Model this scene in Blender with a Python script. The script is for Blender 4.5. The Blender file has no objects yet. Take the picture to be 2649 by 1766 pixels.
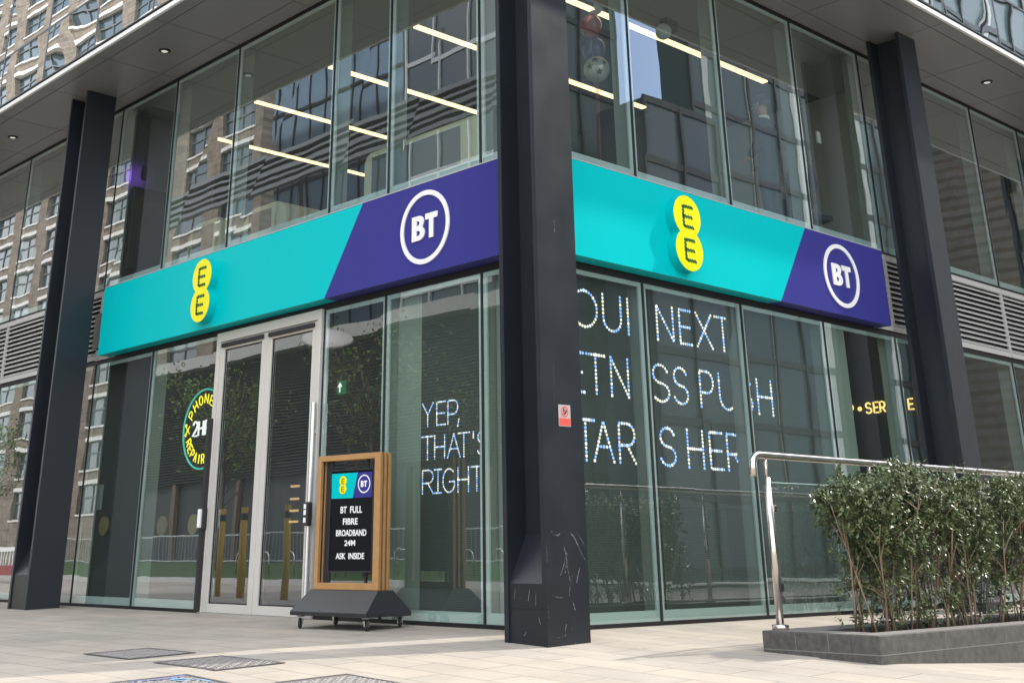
import bpy, math, random
from math import sin, cos, pi, radians as R, tan, atan2, hypot
from mathutils import Vector, Matrix
random.seed(7)
S = bpy.context.scene
COL = S.collection

# ------------------------------------------------------------------ camera
cam_d = bpy.data.cameras.new('camera'); cam = bpy.data.objects.new('camera', cam_d); COL.objects.link(cam)
rt = Vector((0.73998946, -0.67261049, -0.0032739)); up = Vector((-0.25181536, -0.28154789, 0.92591566)); fw = Vector((0.62370235, 0.68434342, 0.37771612))
CAM = Vector((-7.4412176, -7.22152916, 0.54176332))
m = Matrix((rt, up, -fw)).transposed().to_4x4(); m.translation = CAM; cam.matrix_world = m
cam_d.sensor_fit = 'HORIZONTAL'; cam_d.sensor_width = 36; cam_d.lens = 3117.2 / 2649 * 36
cam_d.shift_x = (1324.5 - 1195.44) / 2649; cam_d.shift_y = (169.35 - 883) / 2649
cam_d.clip_start = 0.05; cam_d.clip_end = 3000
S.camera = cam

# ------------------------------------------------------------------ sky and sun
SUN_E, SUN_P = R(47.7), R(22)          # elevation, and how far the sun stands from +x towards -y
sdir = Vector((cos(SUN_E) * cos(SUN_P), -cos(SUN_E) * sin(SUN_P), sin(SUN_E)))
W = bpy.data.worlds.new('World'); S.world = W; W.use_nodes = True
nt = W.node_tree; nt.nodes.clear()
sky = nt.nodes.new('ShaderNodeTexSky'); sky.sky_type = 'NISHITA'; sky.sun_disc = False
sky.sun_elevation = SUN_E; sky.sun_rotation = atan2(sdir.x, sdir.y); sky.dust_density = .5; sky.air_density = 1.0
bg = nt.nodes.new('ShaderNodeBackground'); bg.inputs['Strength'].default_value = 0.15
tc = nt.nodes.new('ShaderNodeTexCoord'); cn = nt.nodes.new('ShaderNodeTexNoise'); cn.inputs['Scale'].default_value = 3.2; cn.inputs['Detail'].default_value = 7
cr = nt.nodes.new('ShaderNodeValToRGB'); cr.color_ramp.elements[0].position = .36; cr.color_ramp.elements[1].position = .62
mxs = nt.nodes.new('ShaderNodeMix'); mxs.data_type = 'RGBA'; mxs.inputs['B'].default_value = (14, 13.8, 13.7, 1)
out = nt.nodes.new('ShaderNodeOutputWorld')
nt.links.new(tc.outputs['Generated'], cn.inputs['Vector'])
# a wide blue gap between the clouds, low over the offices on the +x -y side
dt = nt.nodes.new('ShaderNodeVectorMath'); dt.operation = 'DOT_PRODUCT'; dt.inputs[1].default_value = Vector((.72, -.59, .37)).normalized()
nm_ = nt.nodes.new('ShaderNodeVectorMath'); nm_.operation = 'NORMALIZE'; gp_ = nt.nodes.new('ShaderNodeMapRange'); gp_.inputs['From Min'].default_value = .90; gp_.inputs['From Max'].default_value = .985; gp_.inputs['To Max'].default_value = .5
sb = nt.nodes.new('ShaderNodeMath'); sb.operation = 'SUBTRACT'
nt.links.new(tc.outputs['Generated'], nm_.inputs[0]); nt.links.new(nm_.outputs[0], dt.inputs[0]); nt.links.new(dt.outputs['Value'], gp_.inputs['Value'])
nt.links.new(cn.outputs['Fac'], sb.inputs[0]); nt.links.new(gp_.outputs['Result'], sb.inputs[1]); nt.links.new(sb.outputs[0], cr.inputs['Fac'])
nt.links.new(cr.outputs['Color'], mxs.inputs['Factor']); nt.links.new(sky.outputs['Color'], mxs.inputs['A'])
nt.links.new(mxs.outputs['Result'], bg.inputs['Color']); nt.links.new(bg.outputs['Background'], out.inputs['Surface'])
sd = bpy.data.lights.new('sun', 'SUN'); sd.energy = 2.0; sd.angle = R(1.2); sd.color = (1, .93, .83)
so = bpy.data.objects.new('sun', sd); COL.objects.link(so); so.rotation_euler = (-sdir).to_track_quat('-Z', 'Y').to_euler(); so.location = (20, -15, 40)
S.view_settings.view_transform = 'Standard'; S.view_settings.look = 'None'; S.view_settings.exposure = 1.1; S.view_settings.gamma = 1
S.cycles.use_denoising = True; S.cycles.max_bounces = 7; S.cycles.transparent_max_bounces = 24
S.cycles.caustics_reflective = False; S.cycles.caustics_refractive = False; S.cycles.sample_clamp_indirect = 6
S.cycles.diffuse_bounces = 4; S.cycles.glossy_bounces = 4

# ------------------------------------------------------------------ materials
MATS = {}
def mat(name, col, rough=.6, metal=0., emit=0., spec=.5, noise=None, bump=None, coat=0.):
    """principled; noise=(scale, amount[, detail]) varies the colour, bump=(scale, distance)"""
    if name in MATS: return MATS[name]
    M = bpy.data.materials.new(name); M.use_nodes = True; n = M.node_tree; p = n.nodes['Principled BSDF']
    p.inputs['Base Color'].default_value = (*col, 1); p.inputs['Roughness'].default_value = rough; p.inputs['Metallic'].default_value = metal
    p.inputs['Specular IOR Level'].default_value = spec; p.inputs['Coat Weight'].default_value = coat
    if emit: p.inputs['Emission Color'].default_value = (*col, 1); p.inputs['Emission Strength'].default_value = emit
    t = n.nodes.new('ShaderNodeTexCoord')
    if noise:
        a = n.nodes.new('ShaderNodeTexNoise'); a.inputs['Scale'].default_value = noise[0]; a.inputs['Detail'].default_value = noise[2] if len(noise) > 2 else 6
        x = n.nodes.new('ShaderNodeMix'); x.data_type = 'RGBA'; k = noise[1]
        x.inputs['A'].default_value = (*[c * (1 - k) for c in col], 1); x.inputs['B'].default_value = (*[min(1, c * (1 + k)) for c in col], 1)
        n.links.new(t.outputs['Object'], a.inputs['Vector']); n.links.new(a.outputs['Fac'], x.inputs['Factor']); n.links.new(x.outputs['Result'], p.inputs['Base Color'])
        r = n.nodes.new('ShaderNodeMapRange'); r.inputs['To Min'].default_value = max(0, rough - .1); r.inputs['To Max'].default_value = min(1, rough + .1)
        n.links.new(a.outputs['Fac'], r.inputs['Value']); n.links.new(r.outputs['Result'], p.inputs['Roughness'])
    if bump:
        b = n.nodes.new('ShaderNodeTexNoise'); b.inputs['Scale'].default_value = bump[0]; b.inputs['Detail'].default_value = 4
        u = n.nodes.new('ShaderNodeBump'); u.inputs['Distance'].default_value = bump[1]
        n.links.new(t.outputs['Object'], b.inputs['Vector']); n.links.new(b.outputs['Fac'], u.inputs['Height']); n.links.new(u.outputs['Normal'], p.inputs['Normal'])
    MATS[name] = M; return M

def glass_mat(name, tint, base, power, wave=(1.1, .004), rcol=(.93, .97, 1), veil=0.02):
    M = bpy.data.materials.new(name); M.use_nodes = True; n = M.node_tree; n.nodes.clear()
    o = n.nodes.new('ShaderNodeOutputMaterial'); mx = n.nodes.new('ShaderNodeMixShader')
    tr = n.nodes.new('ShaderNodeBsdfTransparent'); tr.inputs['Color'].default_value = (*tint, 1)
    gl = n.nodes.new('ShaderNodeBsdfGlossy'); gl.inputs['Roughness'].default_value = 0.0; gl.inputs['Color'].default_value = (*rcol, 1)
    lw = n.nodes.new('ShaderNodeLayerWeight'); lw.inputs['Blend'].default_value = .5
    pw = n.nodes.new('ShaderNodeMath'); pw.operation = 'POWER'; pw.inputs[1].default_value = power
    mr = n.nodes.new('ShaderNodeMapRange'); mr.inputs['To Min'].default_value = base
    t = n.nodes.new('ShaderNodeTexCoord'); ns = n.nodes.new('ShaderNodeTexNoise'); ns.inputs['Scale'].default_value = wave[0]; ns.inputs['Detail'].default_value = 1.5
    bp = n.nodes.new('ShaderNodeBump'); bp.inputs['Distance'].default_value = wave[1]; bp.inputs['Strength'].default_value = 1
    n.links.new(t.outputs['Object'], ns.inputs['Vector']); n.links.new(ns.outputs['Fac'], bp.inputs['Height']); n.links.new(bp.outputs['Normal'], gl.inputs['Normal'])
    n.links.new(lw.outputs['Facing'], pw.inputs[0]); n.links.new(pw.outputs[0], mr.inputs['Value'])
    n.links.new(mr.outputs['Result'], mx.inputs['Fac']); n.links.new(tr.outputs[0], mx.inputs[1]); n.links.new(gl.outputs[0], mx.inputs[2])
    # an even pale green veil painted into the pane, standing for lit insides
    df = n.nodes.new('ShaderNodeBsdfDiffuse'); df.inputs['Color'].default_value = (.55, .64, .58, 1)
    m2 = n.nodes.new('ShaderNodeMixShader'); m2.inputs['Fac'].default_value = veil
    n.links.new(mx.outputs[0], m2.inputs[1]); n.links.new(df.outputs[0], m2.inputs[2]); n.links.new(m2.outputs[0], o.inputs['Surface'])
    return M

def brick_mat(name, c1, c2, mortar, bw, bh, mw=.01, axis='XZ', rough=.85, bump=.003, nz=.35, mean=0.):
    M = bpy.data.materials.new(name); M.use_nodes = True; n = M.node_tree; p = n.nodes['Principled BSDF']; p.inputs['Roughness'].default_value = rough
    p.inputs['Specular IOR Level'].default_value = .3
    t = n.nodes.new('ShaderNodeTexCoord'); s = n.nodes.new('ShaderNodeSeparateXYZ'); c = n.nodes.new('ShaderNodeCombineXYZ')
    n.links.new(t.outputs['Object'], s.inputs[0]); n.links.new(s.outputs[axis[0]], c.inputs['X']); n.links.new(s.outputs[axis[1]], c.inputs['Y'])
    b = n.nodes.new('ShaderNodeTexBrick'); b.inputs['Scale'].default_value = 1; b.inputs['Brick Width'].default_value = bw; b.inputs['Row Height'].default_value = bh
    b.inputs['Mortar Size'].default_value = mw; b.inputs['Color1'].default_value = (*c1, 1); b.inputs['Color2'].default_value = (*c2, 1); b.inputs['Mortar'].default_value = (*mortar, 1); b.inputs['Bias'].default_value = mean
    n.links.new(c.outputs[0], b.inputs['Vector'])
    a = n.nodes.new('ShaderNodeTexNoise'); a.inputs['Scale'].default_value = 1.3; a.inputs['Detail'].default_value = 8; a.inputs['Roughness'].default_value = .65
    n.links.new(t.outputs['Object'], a.inputs['Vector'])
    x = n.nodes.new('ShaderNodeMix'); x.data_type = 'RGBA'; x.blend_type = 'MULTIPLY'; x.inputs['Factor'].default_value = 1
    r = n.nodes.new('ShaderNodeMapRange'); r.inputs['From Min'].default_value = .3; r.inputs['From Max'].default_value = .7; r.inputs['To Min'].default_value = 1 - nz; r.inputs['To Max'].default_value = 1 + nz * .3
    n.links.new(a.outputs['Fac'], r.inputs['Value']); n.links.new(b.outputs['Color'], x.inputs['A']); n.links.new(r.outputs['Result'], x.inputs['B']); n.links.new(x.outputs['Result'], p.inputs['Base Color'])
    u = n.nodes.new('ShaderNodeBump'); u.inputs['Distance'].default_value = bump; u.invert = True
    n.links.new(b.outputs['Fac'], u.inputs['Height']); n.links.new(u.outputs['Normal'], p.inputs['Normal'])
    return M

def stripe_mat(name, ca, cb, period, axis='Z', rough=.5, duty=.5):
    M = bpy.data.materials.new(name); M.use_nodes = True; n = M.node_tree; p = n.nodes['Principled BSDF']; p.inputs['Roughness'].default_value = rough
    t = n.nodes.new('ShaderNodeTexCoord'); s = n.nodes.new('ShaderNodeSeparateXYZ'); n.links.new(t.outputs['Object'], s.inputs[0])
    d = n.nodes.new('ShaderNodeMath'); d.operation = 'DIVIDE'; d.inputs[1].default_value = period; n.links.new(s.outputs[axis], d.inputs[0])
    f = n.nodes.new('ShaderNodeMath'); f.operation = 'FRACT'; n.links.new(d.outputs[0], f.inputs[0])
    g = n.nodes.new('ShaderNodeMath'); g.operation = 'GREATER_THAN'; g.inputs[1].default_value = duty; n.links.new(f.outputs[0], g.inputs[0])
    x = n.nodes.new('ShaderNodeMix'); x.data_type = 'RGBA'; x.inputs['A'].default_value = (*ca, 1); x.inputs['B'].default_value = (*cb, 1)
    n.links.new(g.outputs[0], x.inputs['Factor']); n.links.new(x.outputs['Result'], p.inputs['Base Color'])
    return M

BLACK = mat('black_steel_paint', (.010, .0128, .0182), .42, noise=(3, .18), bump=(60, .0006))
GASKET = mat('black_gasket', (.008, .008, .01), .6)
EDGE = mat('pale_glass_edge', (.56, .66, .66), .35)
FIN = mat('grey_green_fin', (.25, .30, .275), .5)
LINING = mat('grey_green_lining', (.27, .33, .29), .6, noise=(1.5, .12))
SOFFIT = mat('grey_soffit_metal', (.185, .19, .19), .42, metal=.0, noise=(1.2, .06))
DARK = mat('dark_recess', (.01, .01, .012), .8)
WHITEM = mat('white_metal', (.78, .78, .76), .4)
TEAL = mat('teal_sign_face', (.0, .49, .51), .38, spec=.1, noise=(.7, .03))
NAVY = mat('navy_sign_face', (.043, .042, .23), .36, spec=.12, noise=(.7, .03))
YELLOW = mat('yellow_sign_face', (.93, .80, .0), .35)
WHITE = mat('white_letter', (.86, .86, .87), .4)
DOTG = mat('green_dots', (.03, .17, .03), .5)
LOUV = mat('pale_louvre_metal', (.47, .465, .45), .45, noise=(3, .06))
DOORM = mat('silver_door_metal', (.62, .595, .555), .42, metal=.15, noise=(2, .05))
STEEL = mat('brushed_steel', (.62, .57, .53), .24, metal=1.0, noise=(9, .05))
WOOD = mat('oak_frame', (.40, .222, .085), .5, noise=(14, .18), bump=(40, .0005))
RUB = mat('black_rubber', (.02, .02, .022), .6)
ZINC = mat('zinc_bracket', (.50, .49, .46), .45, metal=.5)
BOARDBLK = mat('black_felt_board', (.007, .008, .010), .85, spec=.15)
BASEBLK = mat('black_powder_coat', (.022, .022, .027), .38, bump=(300, .0003))
GRANITE = mat('dark_granite', (.075, .071, .066), .65, noise=(22, .8, 8), bump=(90, .0006))
GRANTOP = mat('sunlit_granite_top', (.235, .22, .21), .45, noise=(30, .3, 3))  # same granite, paler: sun and sheen on the top put into the colour
SOIL = mat('soil', (.05, .038, .028), .95, noise=(20, .4), bump=(25, .02))
INTD = mat('dark_interior_wall', (.020, .023, .034), .6)
INTG = mat('grey_interior_wall', (.10, .10, .10), .7)
FLOORI = mat('grey_interior_floor', (.17, .165, .155), .45)
CEILI = mat('interior_ceiling', (.24, .25, .225), .8)
CREAM = mat('cream_fabric', (.72, .71, .50), .85, noise=(20, .08))
BOOTHG = mat('grey_green_fabric', (.13, .15, .14), .85)
LAMP = mat('warm_lamp', (1, .70, .36), .5, emit=1.5)
NEONY = mat('yellow_neon', (1, .85, .02), .5, emit=0.65)
NEONT = mat('teal_neon', (.05, .60, .50), .5, emit=.3)
NEONW = mat('white_neon', (1, 1, 1), .5, emit=0.50)
NEONO = mat('amber_neon', (1, .64, .20), .5, emit=1.0)
LEDB = mat('blue_led', (.28, .47, 1), .5, emit=0.62)
LEDW = mat('white_led', (.95, .93, 1), .5, emit=0.50)
LEDC = mat('cream_led', (1, .90, .70), .5, emit=0.47)
PURPLE = mat('purple_light', (.30, .12, .9), .5, emit=.35)
GREENS = mat('exit_green', (.0, .16, .065), .5, emit=.25)
MESHSC = stripe_mat('led_mesh', (.026, .036, .033), (.050, .064, .058), .018, 'Z', .55, .6)
GOLD = mat('olive_gold', (.30, .235, .10), .6)
GLASSL = glass_mat('shop_glass', (.80, .88, .84), .09, 2.3, wave=(1.0, .0012), veil=.03)
GLASSU = glass_mat('upper_glass', (.80, .88, .85), .10, 2.0, wave=(1.0, .0011), veil=.03)
GLASSC = glass_mat('curtain_wall_glass', (.16, .2, .2), .55, 1.4, wave=(.8, .0008), veil=.015)
GLASSR = glass_mat('rail_glass', (.86, .92, .9), .05, 3.0, wave=(1, .0005), veil=.03)

# ------------------------------------------------------------------ mesh helpers
class MB:
    def __init__(s): s.v = []; s.f = []
    def add(s, vs, fs):
        o = len(s.v); s.v += [tuple(p) for p in vs]; s.f += [tuple(i + o for i in q) for q in fs]; return s
    def box(s, x0, x1, y0, y1, z0, z1):
        if x0 > x1: x0, x1 = x1, x0
        if y0 > y1: y0, y1 = y1, y0
        if z0 > z1: z0, z1 = z1, z0
        return s.add([(x0, y0, z0), (x1, y0, z0), (x1, y1, z0), (x0, y1, z0), (x0, y0, z1), (x1, y0, z1), (x1, y1, z1), (x0, y1, z1)],
                     [(3, 2, 1, 0), (4, 5, 6, 7), (0, 1, 5, 4), (1, 2, 6, 5), (2, 3, 7, 6), (3, 0, 4, 7)])
    def prism(s, poly, fn, a, b):
        """poly of (u,v); fn(u,v,w)->xyz; from w=a to w=b"""
        n = len(poly); vs = [fn(u, v, a) for u, v in poly] + [fn(u, v, b) for u, v in poly]
        return s.add(vs, [tuple(range(n))[::-1], tuple(range(n, 2 * n))] + [(i, (i + 1) % n, n + (i + 1) % n, n + i) for i in range(n)])
    def tube(s, pts, r, n=8, caps=True):
        pts = [Vector(p) for p in pts]; rs = r if isinstance(r, (list, tuple)) else [r] * len(pts)
        d = (pts[1] - pts[0]).normalized(); u = d.orthogonal().normalized(); vs = []
        for i, p in enumerate(pts):
            t = ((pts[min(i + 1, len(pts) - 1)] - pts[max(i - 1, 0)])).normalized()
            u = (u - t * u.dot(t)).normalized(); w = t.cross(u)
            vs += [p + (u * cos(2 * pi * k / n) + w * sin(2 * pi * k / n)) * rs[i] for k in range(n)]
        m_ = len(pts); fs = [(i * n + k, i * n + (k + 1) % n, (i + 1) * n + (k + 1) % n, (i + 1) * n + k) for i in range(m_ - 1) for k in range(n)]
        if caps: fs += [tuple(range(n))[::-1], tuple(range((m_ - 1) * n, m_ * n))]
        return s.add(vs, fs)
    def lathe(s, prof, c=(0, 0, 0), n=16, axis='Z'):
        vs = []
        for r, z in prof:
            for k in range(n):
                a = 2 * pi * k / n
                q = (r * cos(a), r * sin(a), z)
                if axis == 'X': q = (z, r * cos(a), r * sin(a))
                if axis == 'Y': q = (r * sin(a), z, r * cos(a))
                vs.append((c[0] + q[0], c[1] + q[1], c[2] + q[2]))
        m_ = len(prof); fs = [(i * n + k, i * n + (k + 1) % n, (i + 1) * n + (k + 1) % n, (i + 1) * n + k) for i in range(m_ - 1) for k in range(n)]
        return s.add(vs, fs + [tuple(range(n))[::-1], tuple(range((m_ - 1) * n, m_ * n))])
    def sphere(s, c, r, n=16, m=10, sz=1.):
        prof = [(r * sin(pi * i / m) + 1e-5, -r * sz * cos(pi * i / m)) for i in range(m + 1)]
        return s.lathe(prof, c, n)
    def mesh(s, name):
        me = bpy.data.meshes.new(name); me.from_pydata(s.v, [], s.f); me.update(); return me
    def build(s, name, mat_, parent=None, smooth=False, bevel=0.):
        return link(s.mesh(name), name, mat_, parent, smooth, bevel)

def link(me, name, mat_, parent=None, smooth=False, bevel=0.):
    import bmesh
    bm = bmesh.new(); bm.from_mesh(me); bmesh.ops.recalc_face_normals(bm, faces=bm.faces) if len(bm.faces) > 1 else None; bm.to_mesh(me); bm.free()
    me.materials.clear(); me.materials.append(mat_)
    if smooth:
        for p in me.polygons: p.use_smooth = True
    o = bpy.data.objects.new(name, me); COL.objects.link(o)
    if parent:
        o.parent = parent
    if bevel:
        b = o.modifiers.new('bevel', 'BEVEL'); b.width = bevel; b.segments = 2; b.limit_method = 'ANGLE'; b.angle_limit = R(40)
    return o

def tag(o, label=None, cat=None, group=None, kind=None):
    if label: o['label'] = label
    if cat: o['category'] = cat
    if group: o['group'] = group
    if kind: o['kind'] = kind
    return o
def thing(name, label, cat, loc=(0, 0, 0), rz=0., group=None):
    o = bpy.data.objects.new(name, None); COL.objects.link(o); o.location = loc; o.rotation_euler = (0, 0, rz); o.empty_display_size = .2
    return tag(o, label, cat, group)
def copy_tree(o, parent=None):
    c = o.copy(); COL.objects.link(c)
    if parent: c.parent = parent
    for ch in list(o.children): copy_tree(ch, c)
    return c

def outline_mesh(polys, depth, name='shape'):
    """filled 2-D outlines (even-odd holes) in XY, extruded from z=0 to z=depth"""
    cu = bpy.data.curves.new(name, 'CURVE'); cu.dimensions = '2D'; cu.fill_mode = 'BOTH'; cu.extrude = depth / 2
    for poly in polys:
        sp = cu.splines.new('POLY'); sp.points.add(len(poly) - 1); sp.use_cyclic_u = True
        for i, (x, y) in enumerate(poly): sp.points[i].co = (x, y, 0, 1)
    return curve_to_mesh(cu, depth)
def curve_to_mesh(cu, depth):
    o = bpy.data.objects.new('tmp', cu); COL.objects.link(o); dg = bpy.context.evaluated_depsgraph_get(); dg.update()
    me = bpy.data.meshes.new_from_object(o.evaluated_get(dg)); COL.objects.unlink(o); bpy.data.objects.remove(o)
    for v in me.vertices: v.co.z += depth / 2
    return me
def text_mesh(txt, depth, bold=0.):
    cu = bpy.data.curves.new('text', 'FONT'); cu.body = txt; cu.size = 1; cu.extrude = depth / 2; cu.offset = bold; cu.resolution_u = 4
    return curve_to_mesh(cu, depth)
def fit_box(me, x0, x1, y0, y1):
    xs = [v.co.x for v in me.vertices]; ys = [v.co.y for v in me.vertices]
    a, b, c, d = min(xs), max(xs), min(ys), max(ys)
    for v in me.vertices: v.co.x = x0 + (v.co.x - a) / (b - a) * (x1 - x0); v.co.y = y0 + (v.co.y - c) / (d - c) * (y1 - y0)
    return me
# sign frames: local (u right, v up, w out of the wall) to world
def ML(u, v, w, off=0.): return (-off - w, -u, v)        # left facade, faces -x, u runs towards -y
def MR(u, v, w, off=0.): return (u, -off - w, v)         # right facade, faces -y, u runs towards +x
def place(me, fn):
    for v in me.vertices: v.co = Vector(fn(*v.co))
    return me
def circ(cx, cy, r, n=48, a0=0., a1=2 * pi): return [(cx + r * cos(a0 + (a1 - a0) * i / n), cy + r * sin(a0 + (a1 - a0) * i / n)) for i in range(n + (0 if abs(a1 - a0 - 2 * pi) < 1e-6 else 1))]

def arc(cx, cy, rx, ry, a0, a1, n=8): return [(cx + rx * cos(R(a0 + (a1 - a0) * i / n)), cy + ry * sin(R(a0 + (a1 - a0) * i / n))) for i in range(n + 1)]
GLY = {  # stroke letters in a unit box
 'A': [[(0, 0), (.5, 1), (1, 0)], [(.2, .36), (.8, .36)]], 'E': [[(1, 1), (0, 1), (0, 0), (1, 0)], [(0, .5), (.9, .5)]],
 'H': [[(0, 0), (0, 1)], [(1, 0), (1, 1)], [(0, .5), (1, .5)]], 'I': [[(.5, 0), (.5, 1)], [(0, 0), (1, 0)], [(0, 1), (1, 1)]],
 'N': [[(0, 0), (0, 1), (1, 0), (1, 1)]], 'O': [arc(.5, .5, .5, .5, 90, 450, 20)],
 'P': [[(0, 0), (0, 1), (.5, 1)] + arc(.55, .7, .45, .3, 90, -90, 8) + [(0, .4)]],
 'R': [[(0, 0), (0, 1), (.5, 1)] + arc(.55, .72, .45, .28, 90, -90, 8) + [(0, .44)], [(.5, .44), (1, 0)]],
 'S': [arc(.5, .75, .45, .25, 20, 270, 10) + arc(.5, .25, .5, .25, 90, -160, 10)], 'T': [[(0, 1), (1, 1)], [(.5, 1), (.5, 0)]],
 'U': [[(0, 1), (0, .35)] + arc(.5, .35, .5, .35, 180, 360, 10) + [(1, 1)]], 'X': [[(0, 0), (1, 1)], [(0, 1), (1, 0)]],
 'Y': [[(0, 1), (.5, .5), (1, 1)], [(.5, .5), (.5, 0)]], 'G': [arc(.5, .5, .5, .5, 50, 330, 16) + [(.95, .45), (.55, .45)]],
 'V': [[(0, 1), (.5, 0), (1, 1)]], 'C': [arc(.5, .5, .5, .5, 50, 310, 16)], 'L': [[(0, 1), (0, 0), (1, 0)]], '2': [arc(.5, .72, .48, .28, 170, -30, 9) + [(0, 0), (1, 0)]],
 ',': [[(.6, 1), (.2, 0)]], "'": [[(.5, 1), (.5, 0)]], '|': [[(0, 0), (0, 1)]]}
def sample(poly, step):
    out = []; L = [0]
    for a, b in zip(poly, poly[1:]): L.append(L[-1] + hypot(b[0] - a[0], b[1] - a[1]))
    n = max(1, round(L[-1] / step))
    for i in range(n + 1):
        d = L[-1] * i / n; k = max(j for j in range(len(L)) if L[j] <= d + 1e-9); k = min(k, len(poly) - 2)
        t = (d - L[k]) / max(1e-9, L[k + 1] - L[k]); out.append((poly[k][0] + (poly[k + 1][0] - poly[k][0]) * t, poly[k][1] + (poly[k + 1][1] - poly[k][1]) * t))
    return out

# ------------------------------------------------------------------ the ground
def gz(x, y):
    z = .03 * max(min(x, 0), -9) + .035 * max(min(y, 0), -9)
    if y < -2.25: z -= .048 * min(max(0, x - .3), 6)
    return z
def grid_ground():
    xs = [-400, -120, -60] + [-40 + 2 * i for i in range(15)] + [-10 + i * .5 for i in range(0, 60)] + [20, 26, 34, 50, 90, 160, 400]
    ys = [-400, -120, -60, -40, -30, -24] + [-20 + i for i in range(11)] + [-9 + i * .5 for i in range(0, 13)] + [-2.5, -2.251, -2.249, -2, -1.5, -1, -.5, 0, .5, 1, 2, 4, 8, 12, 20, 40, 80, 160, 400]
    xs = sorted(set(xs)); ys = sorted(set(ys)); mb = MB(); nx = len(xs)
    mb.v = [(x, y, gz(x, y)) for y in ys for x in xs]
    mb.f = [(j * nx + i, j * nx + i + 1, (j + 1) * nx + i + 1, (j + 1) * nx + i) for j in range(len(ys) - 1) for i in range(nx - 1)]
    return mb
PAVE = brick_mat('stone_paving', (.435, .385, .325), (.375, .342, .30), (.225, .20, .175), .78, .30, .0045, 'YX', .7, .004, .2, -.1)
o = grid_ground().build('ground', PAVE, smooth=True); tag(o, kind='structure')
n_ = PAVE.node_tree; p_ = n_.nodes['Principled BSDF']; src = p_.inputs['Base Color'].links[0].from_socket
t_ = n_.nodes.new('ShaderNodeTexCoord'); v_ = n_.nodes.new('ShaderNodeTexVoronoi'); v_.inputs['Scale'].default_value = 1.7
r_ = n_.nodes.new('ShaderNodeMapRange'); r_.inputs['From Min'].default_value = .018; r_.inputs['From Max'].default_value = .034; r_.inputs['To Min'].default_value = .58
s_ = n_.nodes.new('ShaderNodeTexNoise'); s_.inputs['Scale'].default_value = .45; s_.inputs['Detail'].default_value = 9; s_.inputs['Roughness'].default_value = .7
q_ = n_.nodes.new('ShaderNodeMapRange'); q_.inputs['From Min'].default_value = .35; q_.inputs['From Max'].default_value = .65; q_.inputs['To Min'].default_value = .86; q_.inputs['To Max'].default_value = 1.04
m1 = n_.nodes.new('ShaderNodeMath'); m1.operation = 'MULTIPLY'; x_ = n_.nodes.new('ShaderNodeMix'); x_.data_type = 'RGBA'; x_.blend_type = 'MULTIPLY'; x_.inputs['Factor'].default_value = 1
n_.links.new(t_.outputs['Object'], v_.inputs['Vector']); n_.links.new(t_.outputs['Object'], s_.inputs['Vector']); n_.links.new(v_.outputs['Distance'], r_.inputs['Value']); n_.links.new(s_.outputs['Fac'], q_.inputs['Value'])
n_.links.new(r_.outputs['Result'], m1.inputs[0]); n_.links.new(q_.outputs['Result'], m1.inputs[1]); n_.links.new(m1.outputs[0], x_.inputs['B']); n_.links.new(src, x_.inputs['A']); n_.links.new(x_.outputs['Result'], p_.inputs['Base Color'])

# ------------------------------------------------------------------ the office building
BLD = thing('office_building', 'glazed corner office and shop building with black steel columns, overhanging grey soffit and louvred bands', 'building')
YB = [0, .693, 2.072, 3.085, 5.146, 6.692, 8.241, 9.80, 11.367, 12.93, 14.5, 16.06]
XB = [0, 1.431, 2.988, 4.518, 6.054, 7.58, 9.113, 10.64, 12.17, 13.7, 15.23]
G0, G1, U0, U1 = .02, 2.955, 3.945, 6.585
rg = random.Random(3)
def bay(side, a, b, z0, z1, glass, gasket=True, name='window'):
    """one glazed bay: gasket frame, pale frit edge and pane"""
    F = (lambda u, v, w: (-w, u, v)) if side == 'L' else (lambda u, v, w: (u, -w, v))
    def bx(mb, u0, u1, v0, v1, w0, w1):
        p, q = F(u0, v0, w0), F(u1, v1, w1); mb.box(p[0], q[0], p[1], q[1], p[2], q[2])
    g = .011; fr = MB()
    bx(fr, a, a + g, z0, z1, -.05, .004); bx(fr, b - g, b, z0, z1, -.05, .004); bx(fr, a + g, b - g, z1 - .02, z1, -.05, .004); bx(fr, a + g, b - g, z0, z0 + .014, -.05, .004)
    w = fr.build(name, GASKET, BLD)
    e = MB(); t = .042; A, B, C, D = a + g, b - g, z0 + .014, z1 - .02
    bx(e, A, A + t, C, D, -.03, -.012); bx(e, B - t, B, C, D, -.03, -.012); bx(e, A + t, B - t, D - t, D, -.03, -.012); bx(e, A + t, B - t, C, C + .085, -.03, -.012)
    e.build('edge_band', EDGE, w)
    j = [rg.uniform(-.0025, .0025) for _ in range(4)]
    pts = [F(A, C, -.002 + j[0]), F(B, C, -.002 + j[1]), F(B, D, -.002 + j[2]), F(A, D, -.002 + j[3])]
    n = 1; me = MB().add(pts, [(0, 1, 2, 3) if side == 'R' else (3, 2, 1, 0)]).mesh('pane')
    link(me, 'pane', glass, w)
    return w
for a, b in zip(YB, YB[1:]):
    if not (3.0 < a < 3.2): bay('L', a, b, G0, G1, GLASSL)
    bay('L', a, b, U0, U1, GLASSU)
for a, b in zip(XB, XB[1:]):
    bay('R', a, b, G0, G1, GLASSL); bay('R', a, b, U0, U1, GLASSU)
# inward glass fins behind every joint
for y in YB[1:]:
    if y not in (3.085, 5.146): MB().box(.052, .212, y - .022, y + .022, .03, 2.95).build('mullion', FIN, BLD)
    MB().box(.052, .216, y - .022, y + .022, 3.95, 6.58).build('mullion', FIN, BLD)
for x in XB[1:]:
    MB().box(x - .022, x + .022, .052, .208, .03, 2.95).build('mullion', FIN, BLD)
    MB().box(x - .022, x + .022, .052, .212, 3.95, 6.58).build('mullion', FIN, BLD)
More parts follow.
